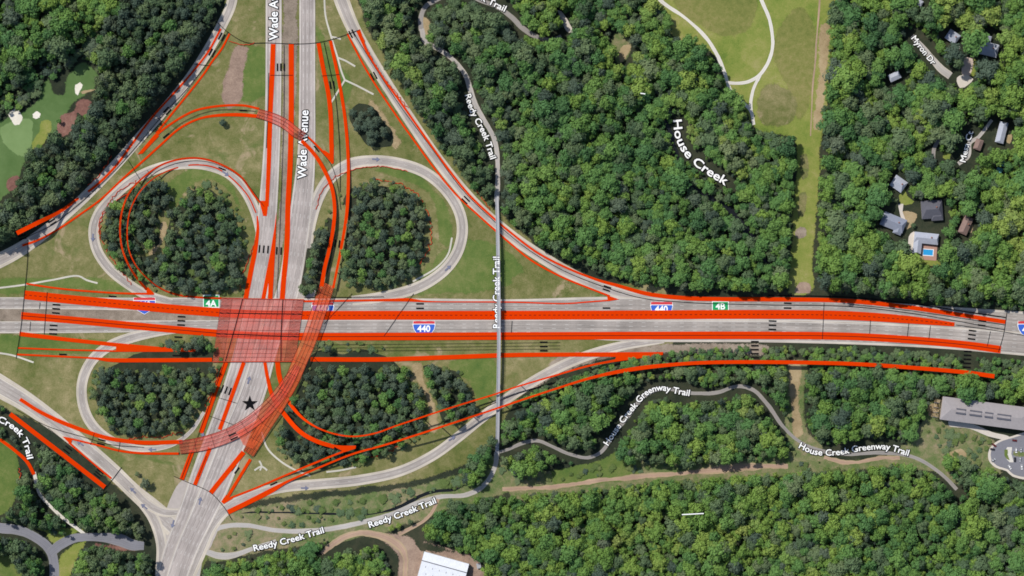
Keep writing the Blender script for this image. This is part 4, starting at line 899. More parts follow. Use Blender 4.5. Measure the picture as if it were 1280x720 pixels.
shield('red and blue 440 route shield painted on the eastbound freeway', 530, 401, '440', text_y=.44)
shield('red and blue 440 route shield at the mouth of the long merge ramp', 827, 377, '440', text_y=.42)
shield('red and blue 440 route shield half under the red flyover', 403.5, 377.5, '440', text_y=.35)
shield('red and blue 440 route shield mostly hidden under the western orange band', 180.5, 371.5, '440', text_y=.42)
shield('red and blue 440 route shield cut by the eastern frame edge', 1286, 401, '440', text_y=.5)
def exit_sign(lab, cx, cy, w, h, s, ty):
    r = flat('exit_panel', [(cx - w / 2, cy - h / 2), (cx + w / 2, cy - h / 2), (cx + w / 2, cy + h / 2), (cx - w / 2, cy + h / 2)], .40, 'white'); tag(r, lab, 'exit panel')
    flat('panel_field', [(cx - w / 2 + .9, cy - h / 2 + .9), (cx + w / 2 - .9, cy - h / 2 + .9), (cx + w / 2 - .9, cy + h / 2 - .9), (cx - w / 2 + .9, cy + h / 2 - .9)], .42, 'green_sign', r)
    v, f = text_mesh(s, .025); x0, x1 = v[:, 0].min(), v[:, 0].max(); k = 11.0
    V = [W(cx - (x1 - x0) * k / 2 + (x - x0) * k, ty - (y - .36) * k, .45) for x, y, _ in v]
    o = mk('numeral', V, f, M['white'], r)
    if sum(p.normal.z for p in o.data.polygons) < 0: o.data.flip_normals()
exit_sign('green exit panel reading 4B on the eastern freeway', 900.5, 383, 21, 13, '4B', 382.6)
exit_sign('green exit panel reading 4A beside the main red bridge', 264, 376.5, 20.5, 16, '4A', 379)

# ------------------------------------------------------------------ footbridge
FB = curve([(621, 244, 7, .2), (621.5, 262, 7, 3.0), (622, 285, 7, 5.4), (622.6, 320, 7, 6.8), (623.3, 365, 7, 7.0), (623.6, 410, 7, 7.0), (623.4, 450, 7, 6.6), (622.6, 500, 7, 5.2), (622, 540, 7, 2.6), (621.3, 568, 7, .2)], 3.0)
N = normals2(FB); o0 = W(FB[0, 0], FB[0, 1], 0)
V, F = strip_solid(FB, N, FB[:, 2] / 2 * .54, FB[:, 3] + .12, .35)
fb = mk('footbridge', V, F, M['mesh_deck'], origin=o0); fix(fb)
tag(fb, 'long pale footbridge carrying the creek trail over the freeway', 'footbridge')
for s in (-1, 1):
    V, F = strip_solid(np.c_[FB[:, :2] + N * s * FB[:, 2:3] / 2 * .57], N, np.full(len(FB), .22), FB[:, 3] + 1.25, .08)
    q = mk('railing', [(v[0] - o0[0], v[1] - o0[1], v[2]) for v in V], F, M['metal'], fb); fix(q)
    V, F = [], []
    for i in range(0, len(FB), 2):
        c = FB[i, :2] + N[i] * s * FB[i, 2] / 2 * .57; x, y, _ = W(c[0], c[1], FB[i, 3])
        box(V, F, x - o0[0], y - o0[1], FB[i, 3] + .1, FB[i, 3] + 1.2, .12, .12)
    mk('baluster_lattice', V, F, M['metal'], q)
for y in (286, 330, 368, 402, 440, 480, 520):
    i = np.argmin(np.abs(FB[:, 1] - y)); x, yy, _ = W(FB[i, 0], FB[i, 1], FB[i, 3]); V, F = [], []
    box(V, F, x - o0[0], yy - o0[1], 0, FB[i, 3] - .25, 3.4, .9)
    mk('pier', V, F, M['pier'], fb)
CLEAR.append((FB[:, :2], np.full(len(FB), 6.0)))

# ------------------------------------------------------------------ houses
CLEARH = []
def house(label, cx, cy, lx, ly, deg, roof, wall, h=4.2, pitch=.45, wing=None, chim=True, name='house', cat='house', hip=.5):
    """lx, ly in grid units along the house's own axes; deg clockwise on the grid"""
    x, y, _ = W(cx, cy, 0); root = empty(name, (x, y, 0), -math.radians(deg)); tag(root, label, cat)
    blocks = [(0, 0, lx * S, ly * S)] + ([tuple(v * S for v in w_) for w_ in (wing or [])])
    wv, wf, rv, rf = [], [], [], []
    for k, (bx, by, a, b) in enumerate(blocks):
        hh = h - .25 * k
        box(wv, wf, bx, by, 0, hh, a - .6, b - .6)
        e = .25; A, B = a / 2 + e, b / 2 + e; r = min(A, B) * pitch; n = len(rv)
        if A >= B: p, q = (bx - A + B * hip, by), (bx + A - B * hip, by)
        else: p, q = (bx, by - B + A * hip), (bx, by + B - A * hip)
        z0 = hh + .02
        rv += [(bx - A, by - B, z0), (bx + A, by - B, z0), (bx + A, by + B, z0), (bx - A, by + B, z0), (*p, z0 + r), (*q, z0 + r)]
        if A >= B: rf += [tuple(n + i for i in t) for t in ((0, 1, 5, 4), (1, 2, 5), (2, 3, 4, 5), (3, 0, 4), (3, 2, 1, 0))]
        else: rf += [tuple(n + i for i in t) for t in ((0, 1, 4), (1, 2, 5, 4), (2, 3, 5), (3, 0, 4, 5), (3, 2, 1, 0))]
        n = len(wv)
    mk('wall', wv, wf, M[wall], root)
    ro = mk('roof', rv, rf, M[roof], root)
    if chim:
        V, F = [], []; box(V, F, lx * S * .2, ly * S * .12, h, h + min(lx, ly) * S / 2 * pitch + 1.0, .9, 1.3)
        mk('chimney', V, F, M['wall_brick'], ro)
    R = max(max(abs(bx) + a / 2, abs(by) + b / 2) for bx, by, a, b in blocks) / S
    for bx, by, a, b in blocks:
        c, s_ = math.cos(math.radians(deg)), math.sin(math.radians(deg))
        n1, n2 = max(2, int(a / S / 4)), max(2, int(b / S / 4)); pts = []
        for i in range(n1 + 1):
            for j in range(n2 + 1):
                ux, uy = bx / S + (i / n1 - .5) * a / S, -by / S + (j / n2 - .5) * b / S
                pts.append((cx + ux * c - uy * s_, cy + ux * s_ + uy * c))
        CLEARH.append((np.array(pts), np.full(len(pts), 9.5)))
    return root
house('blue-grey roofed house at the head of the lane, half in tree shade', 1190, 46.5, 15, 13, 35, 'roof_pale', 'wall_tan')
house('grey roofed house with a northern wing east of the lane', 1235, 62, 23, 16, 14, 'roof_pale', 'wall_white', wing=[(-5.5, 10, 10, 12)])
house('small pale roofed house glimpsed among trees west of the lane', 1117.5, 96, 14, 9, -25, 'roof_pale', 'wall_white', chim=False)
house('light grey roofed house above the dry yard', 1122.5, 230, 17, 15, 35, 'roof_pale', 'wall_brick')
house('slate roofed house beside the tan yard, mostly in shade', 1116, 278, 30, 17, 22, 'roof_slate', 'wall_tan', wing=[(9, -5, 10, 14)])
house('dark roofed house in deep shade between its neighbours', 1164, 262, 26, 22, -4, 'roof_dark', 'wall_tan', wing=[(6, -9, 14, 10)])
house('white-grey U-shaped house around a swimming pool terrace', 1157, 298, 30, 13, 6, 'roof_pale', 'wall_white', wing=[(-10, -11, 10, 18)], hip=.35)
house('narrow brown roofed house south-east of the dark roofed house', 1206, 282, 11, 22, 24, 'roof_brown', 'wall_brick')
house('long pale roofed house near the eastern frame edge', 1251, 166, 10, 26, 14, 'roof_pale', 'wall_white', chim=False)
house('small reddish brown roofed house by the court', 1222, 181, 9, 13, 20, 'roof_brown', 'wall_brick', chim=False)
house('tiny pale shed roof among the northern trees', 1149, 4, 7, 7, 30, 'roof_pale', 'wall_white', h=3, chim=False, name='shed', cat='shed')
# teal covered canopy
x, y, _ = W(1250, 208, 0); cn = empty('tarpaulin_shelter', (x, y, 0), -.25); tag(cn, 'teal tarpaulin shelter beside the long pale house', 'shelter')
V, F = [], []
for zc, yo, lx, ly in ((2.6, 3.5, 5.2, 6.5), (2.4, -4.0, 5.8, 5.0)):
    n = len(V); V += [(-lx / 2, yo - ly / 2, zc), (lx / 2, yo - ly / 2, zc), (lx / 2, yo + ly / 2, zc), (-lx / 2, yo + ly / 2, zc), (0, yo - ly / 2, zc + .9), (0, yo + ly / 2, zc + .9)]
    F += [tuple(n + i for i in t) for t in ((0, 1, 4), (1, 2, 5, 4), (2, 3, 5), (3, 0, 4, 5))]
mk('cover', V, F, M['teal'], cn)
for sx in (-2.4, 2.4):
    for yy in (6, .6, -6):
        V, F = [], []; box(V, F, sx, yy, 0, 2.45, .12, .12); mk('post', V, F, M['metal'], cn)
CLEARH.append((np.array([(1250, 200), (1250, 208), (1249, 214)]), np.full(3, 6)))
# swimming pool
x, y, _ = W(1160, 315.5, 0); pl = empty('swimming_pool', (x, y, 0), -math.radians(4)); tag(pl, 'bright blue swimming pool set in a brick terrace', 'pool')
def ringf(lx, ly, gx, gy, z0, z1):
    V, F = [], []
    for cx_, cy_, a, b in ((0, (ly + gy) / 4, lx, (ly - gy) / 2), (0, -(ly + gy) / 4, lx, (ly - gy) / 2), ((lx + gx) / 4, 0, (lx - gx) / 2, gy), (-(lx + gx) / 4, 0, (lx - gx) / 2, gy)): box(V, F, cx_, cy_, z0, z1, a, b)
    return V, F
mk('terrace', *ringf(16.5, 14.5, 9.6, 5.7, .02, .34), M['deck_wood'], pl)
mk('coping', *ringf(10.4, 6.5, 9.2, 5.3, .05, .42), M['white'], pl)
mk('water', [(-4.6, -2.65, .22), (4.6, -2.65, .22), (4.6, 2.65, .22), (-4.6, 2.65, .22)], [(0, 1, 2, 3)], M['pool'], pl)
CLEARH.append((np.array([(1152, 312), (1160, 315), (1168, 318), (1150, 320), (1170, 308)]), np.full(5, 7)))

# grey flat-roofed apartment building, cut by the frame edge
x, y, _ = W(1230, 516.5, 0); ab = empty('apartment_building', (x, y, 0), -math.radians(7.5)); tag(ab, 'long grey roofed building with four rooftop wells near the parking lot', 'building')
LX, LY, HH = 112 * S, 29 * S, 10.5
V, F = [], []; box(V, F, 0, 0, 0, HH, LX - .8, LY - .8); mk('wall', V, F, M['wall_tan'], ab)
A, B = LX / 2, LY / 2; V = [(-A, -B, HH), (A, -B, HH), (A, B, HH), (-A, B, HH), (-A + 9, 0, HH + 2.2), (A - 9, 0, HH + 2.2)]
rf = mk('roof', V, [(0, 1, 5, 4), (1, 2, 5), (2, 3, 4, 5), (3, 0, 4), (3, 2, 1, 0)], M['roof_membrane'], ab)
for px_, ln in ((-32, 12), (-13.5, 15), (3, 10), (22, 17)):
    V, F = [], []
    for dy in (1.1, -2.6): box(V, F, px_ * S, dy, HH + .8, HH + 2.75, ln * S, 1.3)
    w_ = mk('rooftop_well', V, F, M['roof_dark'], rf)
    V, F = [], []; box(V, F, px_ * S, -.75, HH + .8, HH + 2.5, ln * S * .94, 2.2); mk('well_cover', V, F, M['roof_membrane'], w_)
for k, yy in enumerate((-7.5, -3, 1.5, 6)):
    V, F = [], []; box(V, F, -A - 4, yy, 0, 7.5, 5.5, 3.4); b_ = mk('balcony', V, F, M['tan'], ab)
    V, F = [], []; box(V, F, -A - 4.5, yy - 1.9, 7.0, 7.9, 5.0, .5); mk('balcony_rail', V, F, M['roof_dark'], b_)
V, F = [], []
for k in range(14): box(V, F, -A + 3 + k * 5.8, -B - .3, 1.2, 2.8, 1.6, .12)
mk('ground_windows', V, F, M['glass'], ab)
CLEARH.append((np.array([(1165 + i * 6, 512 + (i * 6) * .13 + dy) for i in range(24) for dy in (-12, -6, 0, 6, 12)]), np.full(120, 5)))

# white metal warehouse at the lower edge
ang = math.radians(15.5); x, y, _ = W(549, 731, 0); wh = empty('warehouse', (x, y, 0), -ang); tag(wh, 'white ribbed metal roofed warehouse in a dirt yard', 'warehouse')
lx, ly = 58 * S, 72 * S; yr = ly / 2 - 11 * S
V, F = [], []; box(V, F, 0, 0, 0, 7.0, lx - .5, ly - .5); mk('wall', V, F, M['wall_white'], wh)
V = [(-lx / 2, -ly / 2, 6.4), (lx / 2, -ly / 2, 6.4), (lx / 2, yr, 9.0), (-lx / 2, yr, 9.0), (lx / 2, ly / 2, 7.1), (-lx / 2, ly / 2, 7.1)]
rf = mk('roof', V, [(0, 1, 2, 3), (3, 2, 4, 5)], M['roof_white'], wh)
V, F = [], []
box(V, F, 0, yr, 8.9, 9.25, lx, .7); mk('ridge_vent', V, F, M['roof_dark'], rf)
for i in range(6):
    for j in range(4):
        V, F = [], []; yy = yr - 5 - j * 6.5; xx = -lx / 2 + 5 + i * 6.6 + (j % 2) * 2; zz = 6.4 + (yy + ly / 2) / (yr + ly / 2) * 2.6
        box(V, F, xx, yy, zz - .1, zz + .12, .7, 1.5); mk('skylight', V, F, M['metal'], rf)
CLEARH.append((np.array([(520 + i * 6, 690 + i * 1.6 + j * 6 - (0)) for i in range(12) for j in range(10)]), np.full(120, 5)))
# small grey equipment box beside the warehouse
x, y, _ = W(598.5, 707, 0); V, F = [], []; box(V, F, 0, 0, 0, 2.2, 3.6, 4.4, .2); box(V, F, 0, 0, 2.2, 2.45, 4.0, 4.8, .2)
sh = mk('equipment_shed', V, F, M['metal']); sh.location = (x, y, 0); tag(sh, 'small grey equipment shed by the east wall of the warehouse', 'shed')
CLEARH.append((np.array([(598, 707)]), np.array([6.0])))

# ------------------------------------------------------------------ parked cars
def car(label, px, py, deg, paintm, dz=.19):
    x, y, _ = W(px, py, 0); r = empty('parked_car', (x, y, dz), -math.radians(deg)); tag(r, label, 'car', 'cars in the turning lot')
    prof = [(-2.2, .45), (-2.2, .8), (-2.05, .92), (-1.3, .97), (.85, .95), (2.0, .82), (2.2, .7), (2.2, .4)]
    V, F = [], []; n = len(prof)
    for s in (-.88, .88): V += [(a, s, b) for a, b in prof]
    F += [tuple(range(n)), tuple(range(2 * n - 1, n - 1, -1))] + [(i, i + n, (i + 1) % n + n, (i + 1) % n) for i in range(n)]
    b = mk('body', V, F, M[paintm], r); fix(b)
    def fr(nm, x0, x1, x2, x3, z0, z1, w0, w1, m):
        V = [(x0, -w0, z0), (x3, -w0, z0), (x3, w0, z0), (x0, w0, z0), (x1, -w1, z1), (x2, -w1, z1), (x2, w1, z1), (x1, w1, z1)]
        return mk(nm, V, [(3, 2, 1, 0), (4, 5, 6, 7), (0, 1, 5, 4), (1, 2, 6, 5), (2, 3, 7, 6), (3, 0, 4, 7)], M[m], r)
    fr('window', -1.9, -1.35, .25, 1.05, .93, 1.38, .82, .66, 'glass')
    fr('roof_panel', -1.4, -1.3, .2, .3, 1.375, 1.46, .67, .62, paintm)
    for sx in (-1.35, 1.35):
        for sy in (-.82, .82):
            V = [(sx + .33 * math.cos(a), sy + q, .33 + .33 * math.sin(a)) for q in (-.11, .11) for a in [k * math.pi / 5 for k in range(10)]]
            mk('wheel', V, [tuple(range(9, -1, -1)), tuple(range(10, 20))] + [(k, (k + 1) % 10, 10 + (k + 1) % 10, 10 + k) for k in range(10)], M['rubber'], r)
for a in (('dark red car parked at the western curve of the turning lot', 1242.5, 556.5, 35, 'car_red'), ('charcoal car parked just below the dark red car', 1240.5, 561.5, 12, 'car_dark'), ('silver car parked at the south-west curve of the turning lot', 1241.5, 575, -30, 'car_silver'),
          ('white car parked right of the traffic island', 1270, 563, 90, 'car_white'), ('charcoal car parked right of the traffic island', 1268.5, 574.5, 90, 'car_dark'), ('silver car parked by the frame edge of the turning lot', 1276, 562.5, 90, 'car_silver'), ('white car parked near the south edge of the turning lot', 1262, 584, 60, 'car_white'), ('silver car parked on the east side of the planting strip', 1275, 574, 90, 'car_silver'), ('white car parked just inside the frame edge of the lot', 1277, 584, 85, 'car_white'), ('dark red car parked beside the walkway at the top of the lot', 1268, 550.5, 8, 'car_red')): car(*a)
# light pole-like white fallen pipes seen as pale streaks among the woods are power-line insulator frames on poles
def pole(label, px, py, deg, ln, h):
    x, y, _ = W(px, py, h); r = empty('utility_pole', (x, y, 0), -math.radians(deg)); tag(r, label, 'utility pole')
    V = [(.28 * math.cos(a), .28 * math.sin(a), z) for z in (0, h) for a in [k * math.pi / 4 for k in range(8)]]
    mk('mast', V, [(k, (k + 1) % 8, 8 + (k + 1) % 8, 8 + k) for k in range(8)] + [tuple(range(8, 16))], M['metal'], r)
    V, F = [], []; box(V, F, 0, 0, h, h + .5, ln * S, .9); mk('crossarm', V, F, M['white'], r)
pole('tall pole with a long white crossarm above the southern woods', 866, 642.5, -3, 27, 24.5)
pole('tall pole with a short white crossarm above the northern woods', 803.5, 117, 8, 6, 24)

# ------------------------------------------------------------------ trees
def crown_geo(seed, R, h, lobes, spread, leaf, per, zlow=.32, cone=0.0):
    r = np.random.default_rng(seed); V, F = [], []
    cz = h * .66; cen = [(0, 0, cz + h * .10, R * .55)]
    for k in range(lobes):
        a = k * 2.399 + r.uniform(-.4, .4); q = math.sqrt((k + .6) / lobes) * spread
        d = q * R; z = cz + h * (.22 * (1 - q * q) - .12 * cone * q) + r.uniform(-.06, .06) * h
        cen.append((d * math.cos(a), d * math.sin(a), z - .16 * h * q * q, R * r.uniform(.27, .44) * (1 - .15 * q)))
    cen = np.array(cen)
    for (x, y, z, rad) in cen:
        n = int(per * (rad / (.36 * R)) ** 2)
        dirs = r.normal(0, 1, (n, 3)); dirs[:, 2] = np.abs(dirs[:, 2]) * 1.15 - .28; dirs /= np.linalg.norm(dirs, axis=1)[:, None]
        rr = rad * r.uniform(.78, 1.12, n)
        for d, q in zip(dirs, rr):
            p = np.array([x, y, z]) + d * q * np.array([1, 1, .85])
            dd = np.linalg.norm((cen[:, :3] - p) * np.array([1, 1, 1.1]), axis=1)
            if (dd < cen[:, 3] * .72).any(): continue
            nn = d + r.normal(0, .42, 3); nn /= np.linalg.norm(nn)
            t = np.cross(nn, r.normal(0, 1, 3)); t /= np.linalg.norm(t); b = np.cross(nn, t)
            s = leaf * r.uniform(.6, 1.25); e = s * r.uniform(.55, .9)
            k = len(V); V += [p + t * s * .5, p + b * e * .5 + nn * .1, p - t * s * .5, p - b * e * .5 + nn * .1]; F.append((k, k + 1, k + 2, k + 3))
    # inner twig-and-leaf mass of each lobe
    t = (1 + 5 ** .5) / 2
    ico = np.array([(-1, t, 0), (1, t, 0), (-1, -t, 0), (1, -t, 0), (0, -1, t), (0, 1, t), (0, -1, -t), (0, 1, -t), (t, 0, -1), (t, 0, 1), (-t, 0, -1), (-t, 0, 1)]) / math.sqrt(1 + t * t)
    IF = [(0, 11, 5), (0, 5, 1), (0, 1, 7), (0, 7, 10), (0, 10, 11), (1, 5, 9), (5, 11, 4), (11, 10, 2), (10, 7, 6), (7, 1, 8), (3, 9, 4), (3, 4, 2), (3, 2, 6), (3, 6, 8), (3, 8, 9), (4, 9, 5), (2, 4, 11), (6, 2, 10), (8, 6, 7), (9, 8, 1)]
    for (x, y, z, rad) in cen:
        k = len(V); V += [np.array([x, y, z]) + v * rad * .74 * r.uniform(.85, 1.1) for v in ico]; F += [tuple(k + i for i in f) for f in IF]
    return V, F

def trunk_geo(seed, R, h):
    r = np.random.default_rng(seed + 77); V, F = [], []
    def limb(p, q, r0, r1):
        p, q = np.array(p, float), np.array(q, float); d = q - p; d /= np.linalg.norm(d)
        a = np.cross(d, (.3, .9, .1)); a /= np.linalg.norm(a); b = np.cross(d, a); k = len(V)
        for c, rad in ((p, r0), (q, r1)):
            for j in range(6): V.append(c + (a * math.cos(j * math.pi / 3) + b * math.sin(j * math.pi / 3)) * rad)
        for j in range(6): F.append((k + j, k + (j + 1) % 6, k + 6 + (j + 1) % 6, k + 6 + j))
    limb((0, 0, 0), (0, 0, h * .35), .34, .26); limb((0, 0, h * .35), (.1, .1, h * .72), .26, .10)
    for j in range(5):
        a = j * 1.3 + r.uniform(0, .5); z = h * (.32 + .07 * j)
        limb((0, 0, z), (R * .6 * math.cos(a), R * .6 * math.sin(a), z + h * .2), .14, .04)
    return V, F

R0 = 5.0; H0 = 14.0
KINDS = []
for k in range(5): KINDS.append(('leaf', crown_geo(10 + k, R0, H0, 11 + k % 3, .78, 1.15, 46), trunk_geo(k, R0, H0)))
for k in range(4): KINDS.append(('pine', crown_geo(40 + k, R0, H0, 13, .80, .95, 46, cone=1.0), trunk_geo(20 + k, R0, H0)))
for k in range(3): KINDS.append(('grey_leaf', crown_geo(70 + k, R0, H0, 12, .80, 1.05, 46), trunk_geo(40 + k, R0, H0)))
for k in range(2): KINDS.append(('bush', crown_geo(90 + k, R0, H0, 7, .62, 1.6, 40), trunk_geo(60 + k, R0, H0)))
for k in range(4): KINDS.append(('bright_leaf', crown_geo(110 + k, R0, H0, 11 + k % 2, .80, 1.15, 46), trunk_geo(80 + k, R0, H0)))
def raw_mesh(name, V, F, mats, idx=None):
    me = bpy.data.meshes.new(name); me.from_pydata([tuple(v) for v in V], [], F)
    for m in mats: me.materials.append(m)
    if idx is not None: me.polygons.foreach_set('material_index', idx)
    return me
PROTO = bpy.data.collections.new('tree_kinds')   # sources of the far-off wood
CROWN, TRUNK = [], []
for k, (m, (cv, cf), (tv, tf)) in enumerate(KINDS):
    CROWN.append(raw_mesh('crown', cv, cf, [M[m]])); TRUNK.append(raw_mesh('trunk', tv, tf, [M['bark']]))
    n = len(cv)
    me = raw_mesh('wood_tree', list(cv) + list(tv), list(cf) + [tuple(n + i for i in f) for f in tf], [M[m], M['bark']], [0] * len(cf) + [1] * len(tf))
    PROTO.objects.link(bpy.data.objects.new('wood_tree_%02d' % k, me))

CLEAR.append((curve([(995, 452), (994, 490), (998, 530), (1004, 562)], 3.0), np.full(400, 12.0)))
CLEAR.append((curve([(526, 40), (527, 14), (545, 0)], 3.0), np.full(400, 9.0)))
CLEAR.append((curve([(1011, 165), (1009, 210), (1003, 280), (1000, 366)], 3.0), np.full(400, 15.0)))
_ph = RNG.uniform(0, 6.28, (14, 2)); _fr = np.concatenate([RNG.normal(0, .035, (7, 2)), RNG.normal(0, .11, (7, 2))])
def swell(x, y):
    """stand-scale variation of the canopy, about -1..1"""
    return float(sum(math.sin(_fr[i, 0] * x + _fr[i, 1] * y + _ph[i, 0]) for i in range(14)) / 3.6)
# raster of where trees may stand, one cell per grid unit, 60 units of margin around the frame
MG = 270; GW, GH = 1280 + 2 * MG, 720 + 2 * MG
free = np.ones((GH, GW), bool)
def stamp(cx, cy, r, val=False, arr=None):
    arr = free if arr is None else arr
    x0, x1 = int(max(0, cx + MG - r)), int(min(GW - 1, cx + MG + r)) + 1; y0, y1 = int(max(0, cy + MG - r)), int(min(GH - 1, cy + MG + r)) + 1
    if x0 >= x1 or y0 >= y1: return
    yy, xx = np.ogrid[y0:y1, x0:x1]; m = (xx - cx - MG) ** 2 + (yy - cy - MG) ** 2 <= r * r
    arr[y0:y1, x0:x1][m] = val
for pts, hw in CLEAR + CLEARH:
    for (x, y), r in zip(pts, hw): stamp(x, y, max(1.0, r))
roadside = np.ones((GH, GW), bool)
for pts_, hw_ in CLEAR:
    if np.max(hw_) >= 8 and np.max(hw_) < 24:
        for (x, y), r in zip(pts_, hw_): stamp(x, y, r - 2.5, False, roadside)
def inside(poly, xs, ys):
    P = np.array(poly, float); res = np.zeros(np.shape(xs), bool); j = len(P) - 1
    for i in range(len(P)):
        xi, yi = P[i]; xj, yj = P[j]
        c = ((yi > ys) != (yj > ys)) & (xs < (xj - xi) * (ys - yi) / (yj - yi + 1e-12) + xi)
        res ^= c; j = i
    return res
gy, gx = np.mgrid[0:GH, 0:GW]; gx = gx - MG; gy = gy - MG
for C in CLEARP:
    free &= ~inside(C, gx, gy)
    for x, y in C: stamp(x, y, 4.5)
HIGH = []
for o in list(COL.objects):
    if o.get('category') == 'painted band' and len(o.data.vertices) > 20:
        for v in list(o.data.vertices)[::4]:
            if v.co.z > 4: k = 1 - v.co.z / H; HIGH.append(((v.co.x + o.location.x) / S / k + 640, 360 - (v.co.y + o.location.y) / S / k, v.co.z))
HIGH = np.array(HIGH); LETTERS = np.array(LOWZ); LOW = np.array(LOWZ + [(-10, 140), (0, 138), (14, 128), (28, 128), (42, 120), (48, 106), (56, 92), (66, 104), (78, 98), (88, 84), (102, 72)])

def scatter(poly, d, jit=.42, drop=.03):
    P = np.array(poly); x0, y0 = P.min(0); x1, y1 = P.max(0); out = []
    row = 0; y = y0
    while y < y1:
        x = x0 + (d / 2 if row % 2 else 0)
        while x < x1:
            out.append((x + RNG.uniform(-jit, jit) * d, y + RNG.uniform(-jit, jit) * d)); x += d
        y += d * .866; row += 1
    Q = np.array(out); Q = Q[RNG.random(len(Q)) > drop]; Q = Q[inside(poly, Q[:, 0], Q[:, 1])]
    ix = np.clip((Q[:, 0] + MG).astype(int), 0, GW - 1); iy = np.clip((Q[:, 1] + MG).astype(int), 0, GH - 1)
    return Q[free[iy, ix]]
def hcap(x, y, h):
    if len(HIGH):
        d = np.hypot(HIGH[:, 0] - x, HIGH[:, 1] - y); m = d < 7
        if m.any(): h = min(h, HIGH[m, 2].min() - 1.0)
    d = np.hypot(LOW[:, 0] - x, LOW[:, 1] - y).min()
    if d < 20: h = min(h, 5.5 + max(0, d - 9) * .35)
    return h

# --- trees one can tell apart: the wooded islands inside the loops, and the lone trees
n_ind = {'pine_tree': 0, 'broadleaf_tree': 0}
FIRST = {}
def tree(px, py, kind, sc, hsc, label, group=None, mat=None):
    nm = 'pine_tree' if KINDS[kind][0] == 'pine' else ('golden_tree' if mat else 'broadleaf_tree')
    n_ind[nm] = n_ind.get(nm, 0) + 1
    x, y, _ = W(px, py, 0)
    t = bpy.data.objects.new(nm, TRUNK[kind]); COL.objects.link(t); t.location = (x, y, 0)
    t.rotation_euler = (0, 0, RNG.uniform(0, 6.28)); t.scale = (sc, sc, hsc)
    me = CROWN[kind]
    if mat: me = me.copy(); me.materials.clear(); me.materials.append(M[mat])
    c = bpy.data.objects.new('crown', me); COL.objects.link(c); c.parent = t
    tag(t, label, 'tree', group)
    stamp(px, py, 2.0)
ISL = {
 'north-west loop, west clump': [(128, 287), (140, 247), (170, 233), (190, 227), (206, 231), (214, 242), (211, 256), (199, 267), (196, 290), (199, 306), (184, 314), (147, 324), (134, 304)],
 'north-west loop, east clump': [(216, 260), (235, 239), (257, 230), (277, 241), (291, 264), (301, 285), (303, 315), (299, 340), (302, 361), (240, 366), (207, 361), (165, 347), (148, 331), (180, 322), (190, 318), (200, 320), (204, 296), (209, 276)],
 'north-east loop': [(442, 230), (470, 228), (500, 234), (523, 251), (533, 276), (533, 305), (523, 333), (503, 350), (470, 358), (440, 354), (426, 335), (430, 295), (431, 260), (425, 246)],
 'north-east loop, strip by the avenue': [(411, 268), (402, 287), (384, 310), (374, 342), (378, 366), (402, 358), (418, 305), (419, 275)],
 'south-west loop': [(114, 492), (126, 462), (140, 453), (170, 441), (200, 433), (250, 424), (268, 428), (270, 452), (264, 492), (245, 518), (225, 533), (186, 542), (142, 538), (122, 520)],
 'south-east loop': [(350, 520), (362, 498), (375, 466), (385, 440), (400, 432), (425, 438), (455, 432), (482, 441), (508, 458), (526, 490), (531, 518), (528, 540), (505, 556), (470, 575), (432, 578), (410, 588), (370, 578), (348, 556)],
 'south-east loop, east clump': [(527, 457), (558, 459), (578, 469), (586, 495), (592, 512), (570, 530), (556, 530), (544, 505), (534, 475)],
}
for nm, poly in ISL.items():
    P = np.array(poly); c = P.mean(0)
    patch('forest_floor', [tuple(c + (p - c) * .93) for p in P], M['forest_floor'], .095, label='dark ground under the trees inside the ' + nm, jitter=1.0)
    P = np.array(poly); c = P.mean(0); poly2 = [tuple(c + (p - c) * .985) for p in P]
    for x, y in scatter(poly2, 11.6, .34):
        pine = RNG.random() < .58
        kind = int(RNG.integers(5, 9)) if pine else (int(RNG.integers(9, 12)) if RNG.random() < .55 else int(RNG.integers(0, 5)))
        sc = RNG.uniform(.80, 1.16); h = RNG.uniform(.72, 1.04) * H0
        h = hcap(x, y, h)
        tree(x, y, kind, sc, h / H0, ('dark pine crown' if pine else 'rounder broadleaf crown') + ' in the wood of the ' + nm, ('pines' if pine else 'broadleaf trees') + ' of the ' + nm)
for px, py, kind, sc, hs, lab, mt in ((183, 604, 6, 1.05, .8, 'lone dark tree in the grass south of the red curve', None), (172, 592, 11, .5, .4, 'small shrubby tree beside the lone dark tree', None), (279, 154, 5, .75, .55, 'lone dark pine just inside the semicircular ramp', None),
                                  (1240, 122, 1, 1.15, .85, 'golden yellow tree east of the lane, western of the two', 'gold'), (1249, 133, 3, .8, .7, 'smaller golden tree below the golden yellow tree', 'gold'), (100, 167, 2, .5, .4, 'small bright tree on the mulch beside the fairway', None), (75, 152, 3, .55, .45, 'small tree at the edge of the red mulch bed', None),
                                  (532, 692, 10, .5, .35, 'small round tree in the warehouse yard', None), (1137, 318, 7, .5, .35, 'dark round tree at the corner of the pool terrace', None), (1220, 86, 2, .5, .35, 'small tree on the dry lawn by the driveway', None),
                                  (1141, 282, 11, .55, .35, 'clipped tree between the dry yard and the pool house', None), (146, 660, 2, 1.15, .9, 'bright green tree above the end of the park road', None), (90, 652, 0, .5, .4, 'small tree beside the narrow gravel trail', None)):
    tree(px, py, kind, sc, hs, lab, None, mt)
for x, y in scatter([(439, 142), (449, 132), (464, 136), (478, 150), (489, 167), (489, 181), (462, 179), (447, 162)], 11, .3):
    tree(x, y, 5 + int(RNG.integers(0, 4)), RNG.uniform(.8, 1.05), RNG.uniform(.6, .8), 'dark tree in the small clump beside the north-east ramp', 'trees of the small clump beside the ramp')
patch('forest_floor', [(437, 142), (449, 130), (465, 134), (480, 150), (491, 167), (491, 182), (462, 181), (445, 162)], M['forest_floor'], .10, label='dark ground under the small clump', jitter=1)

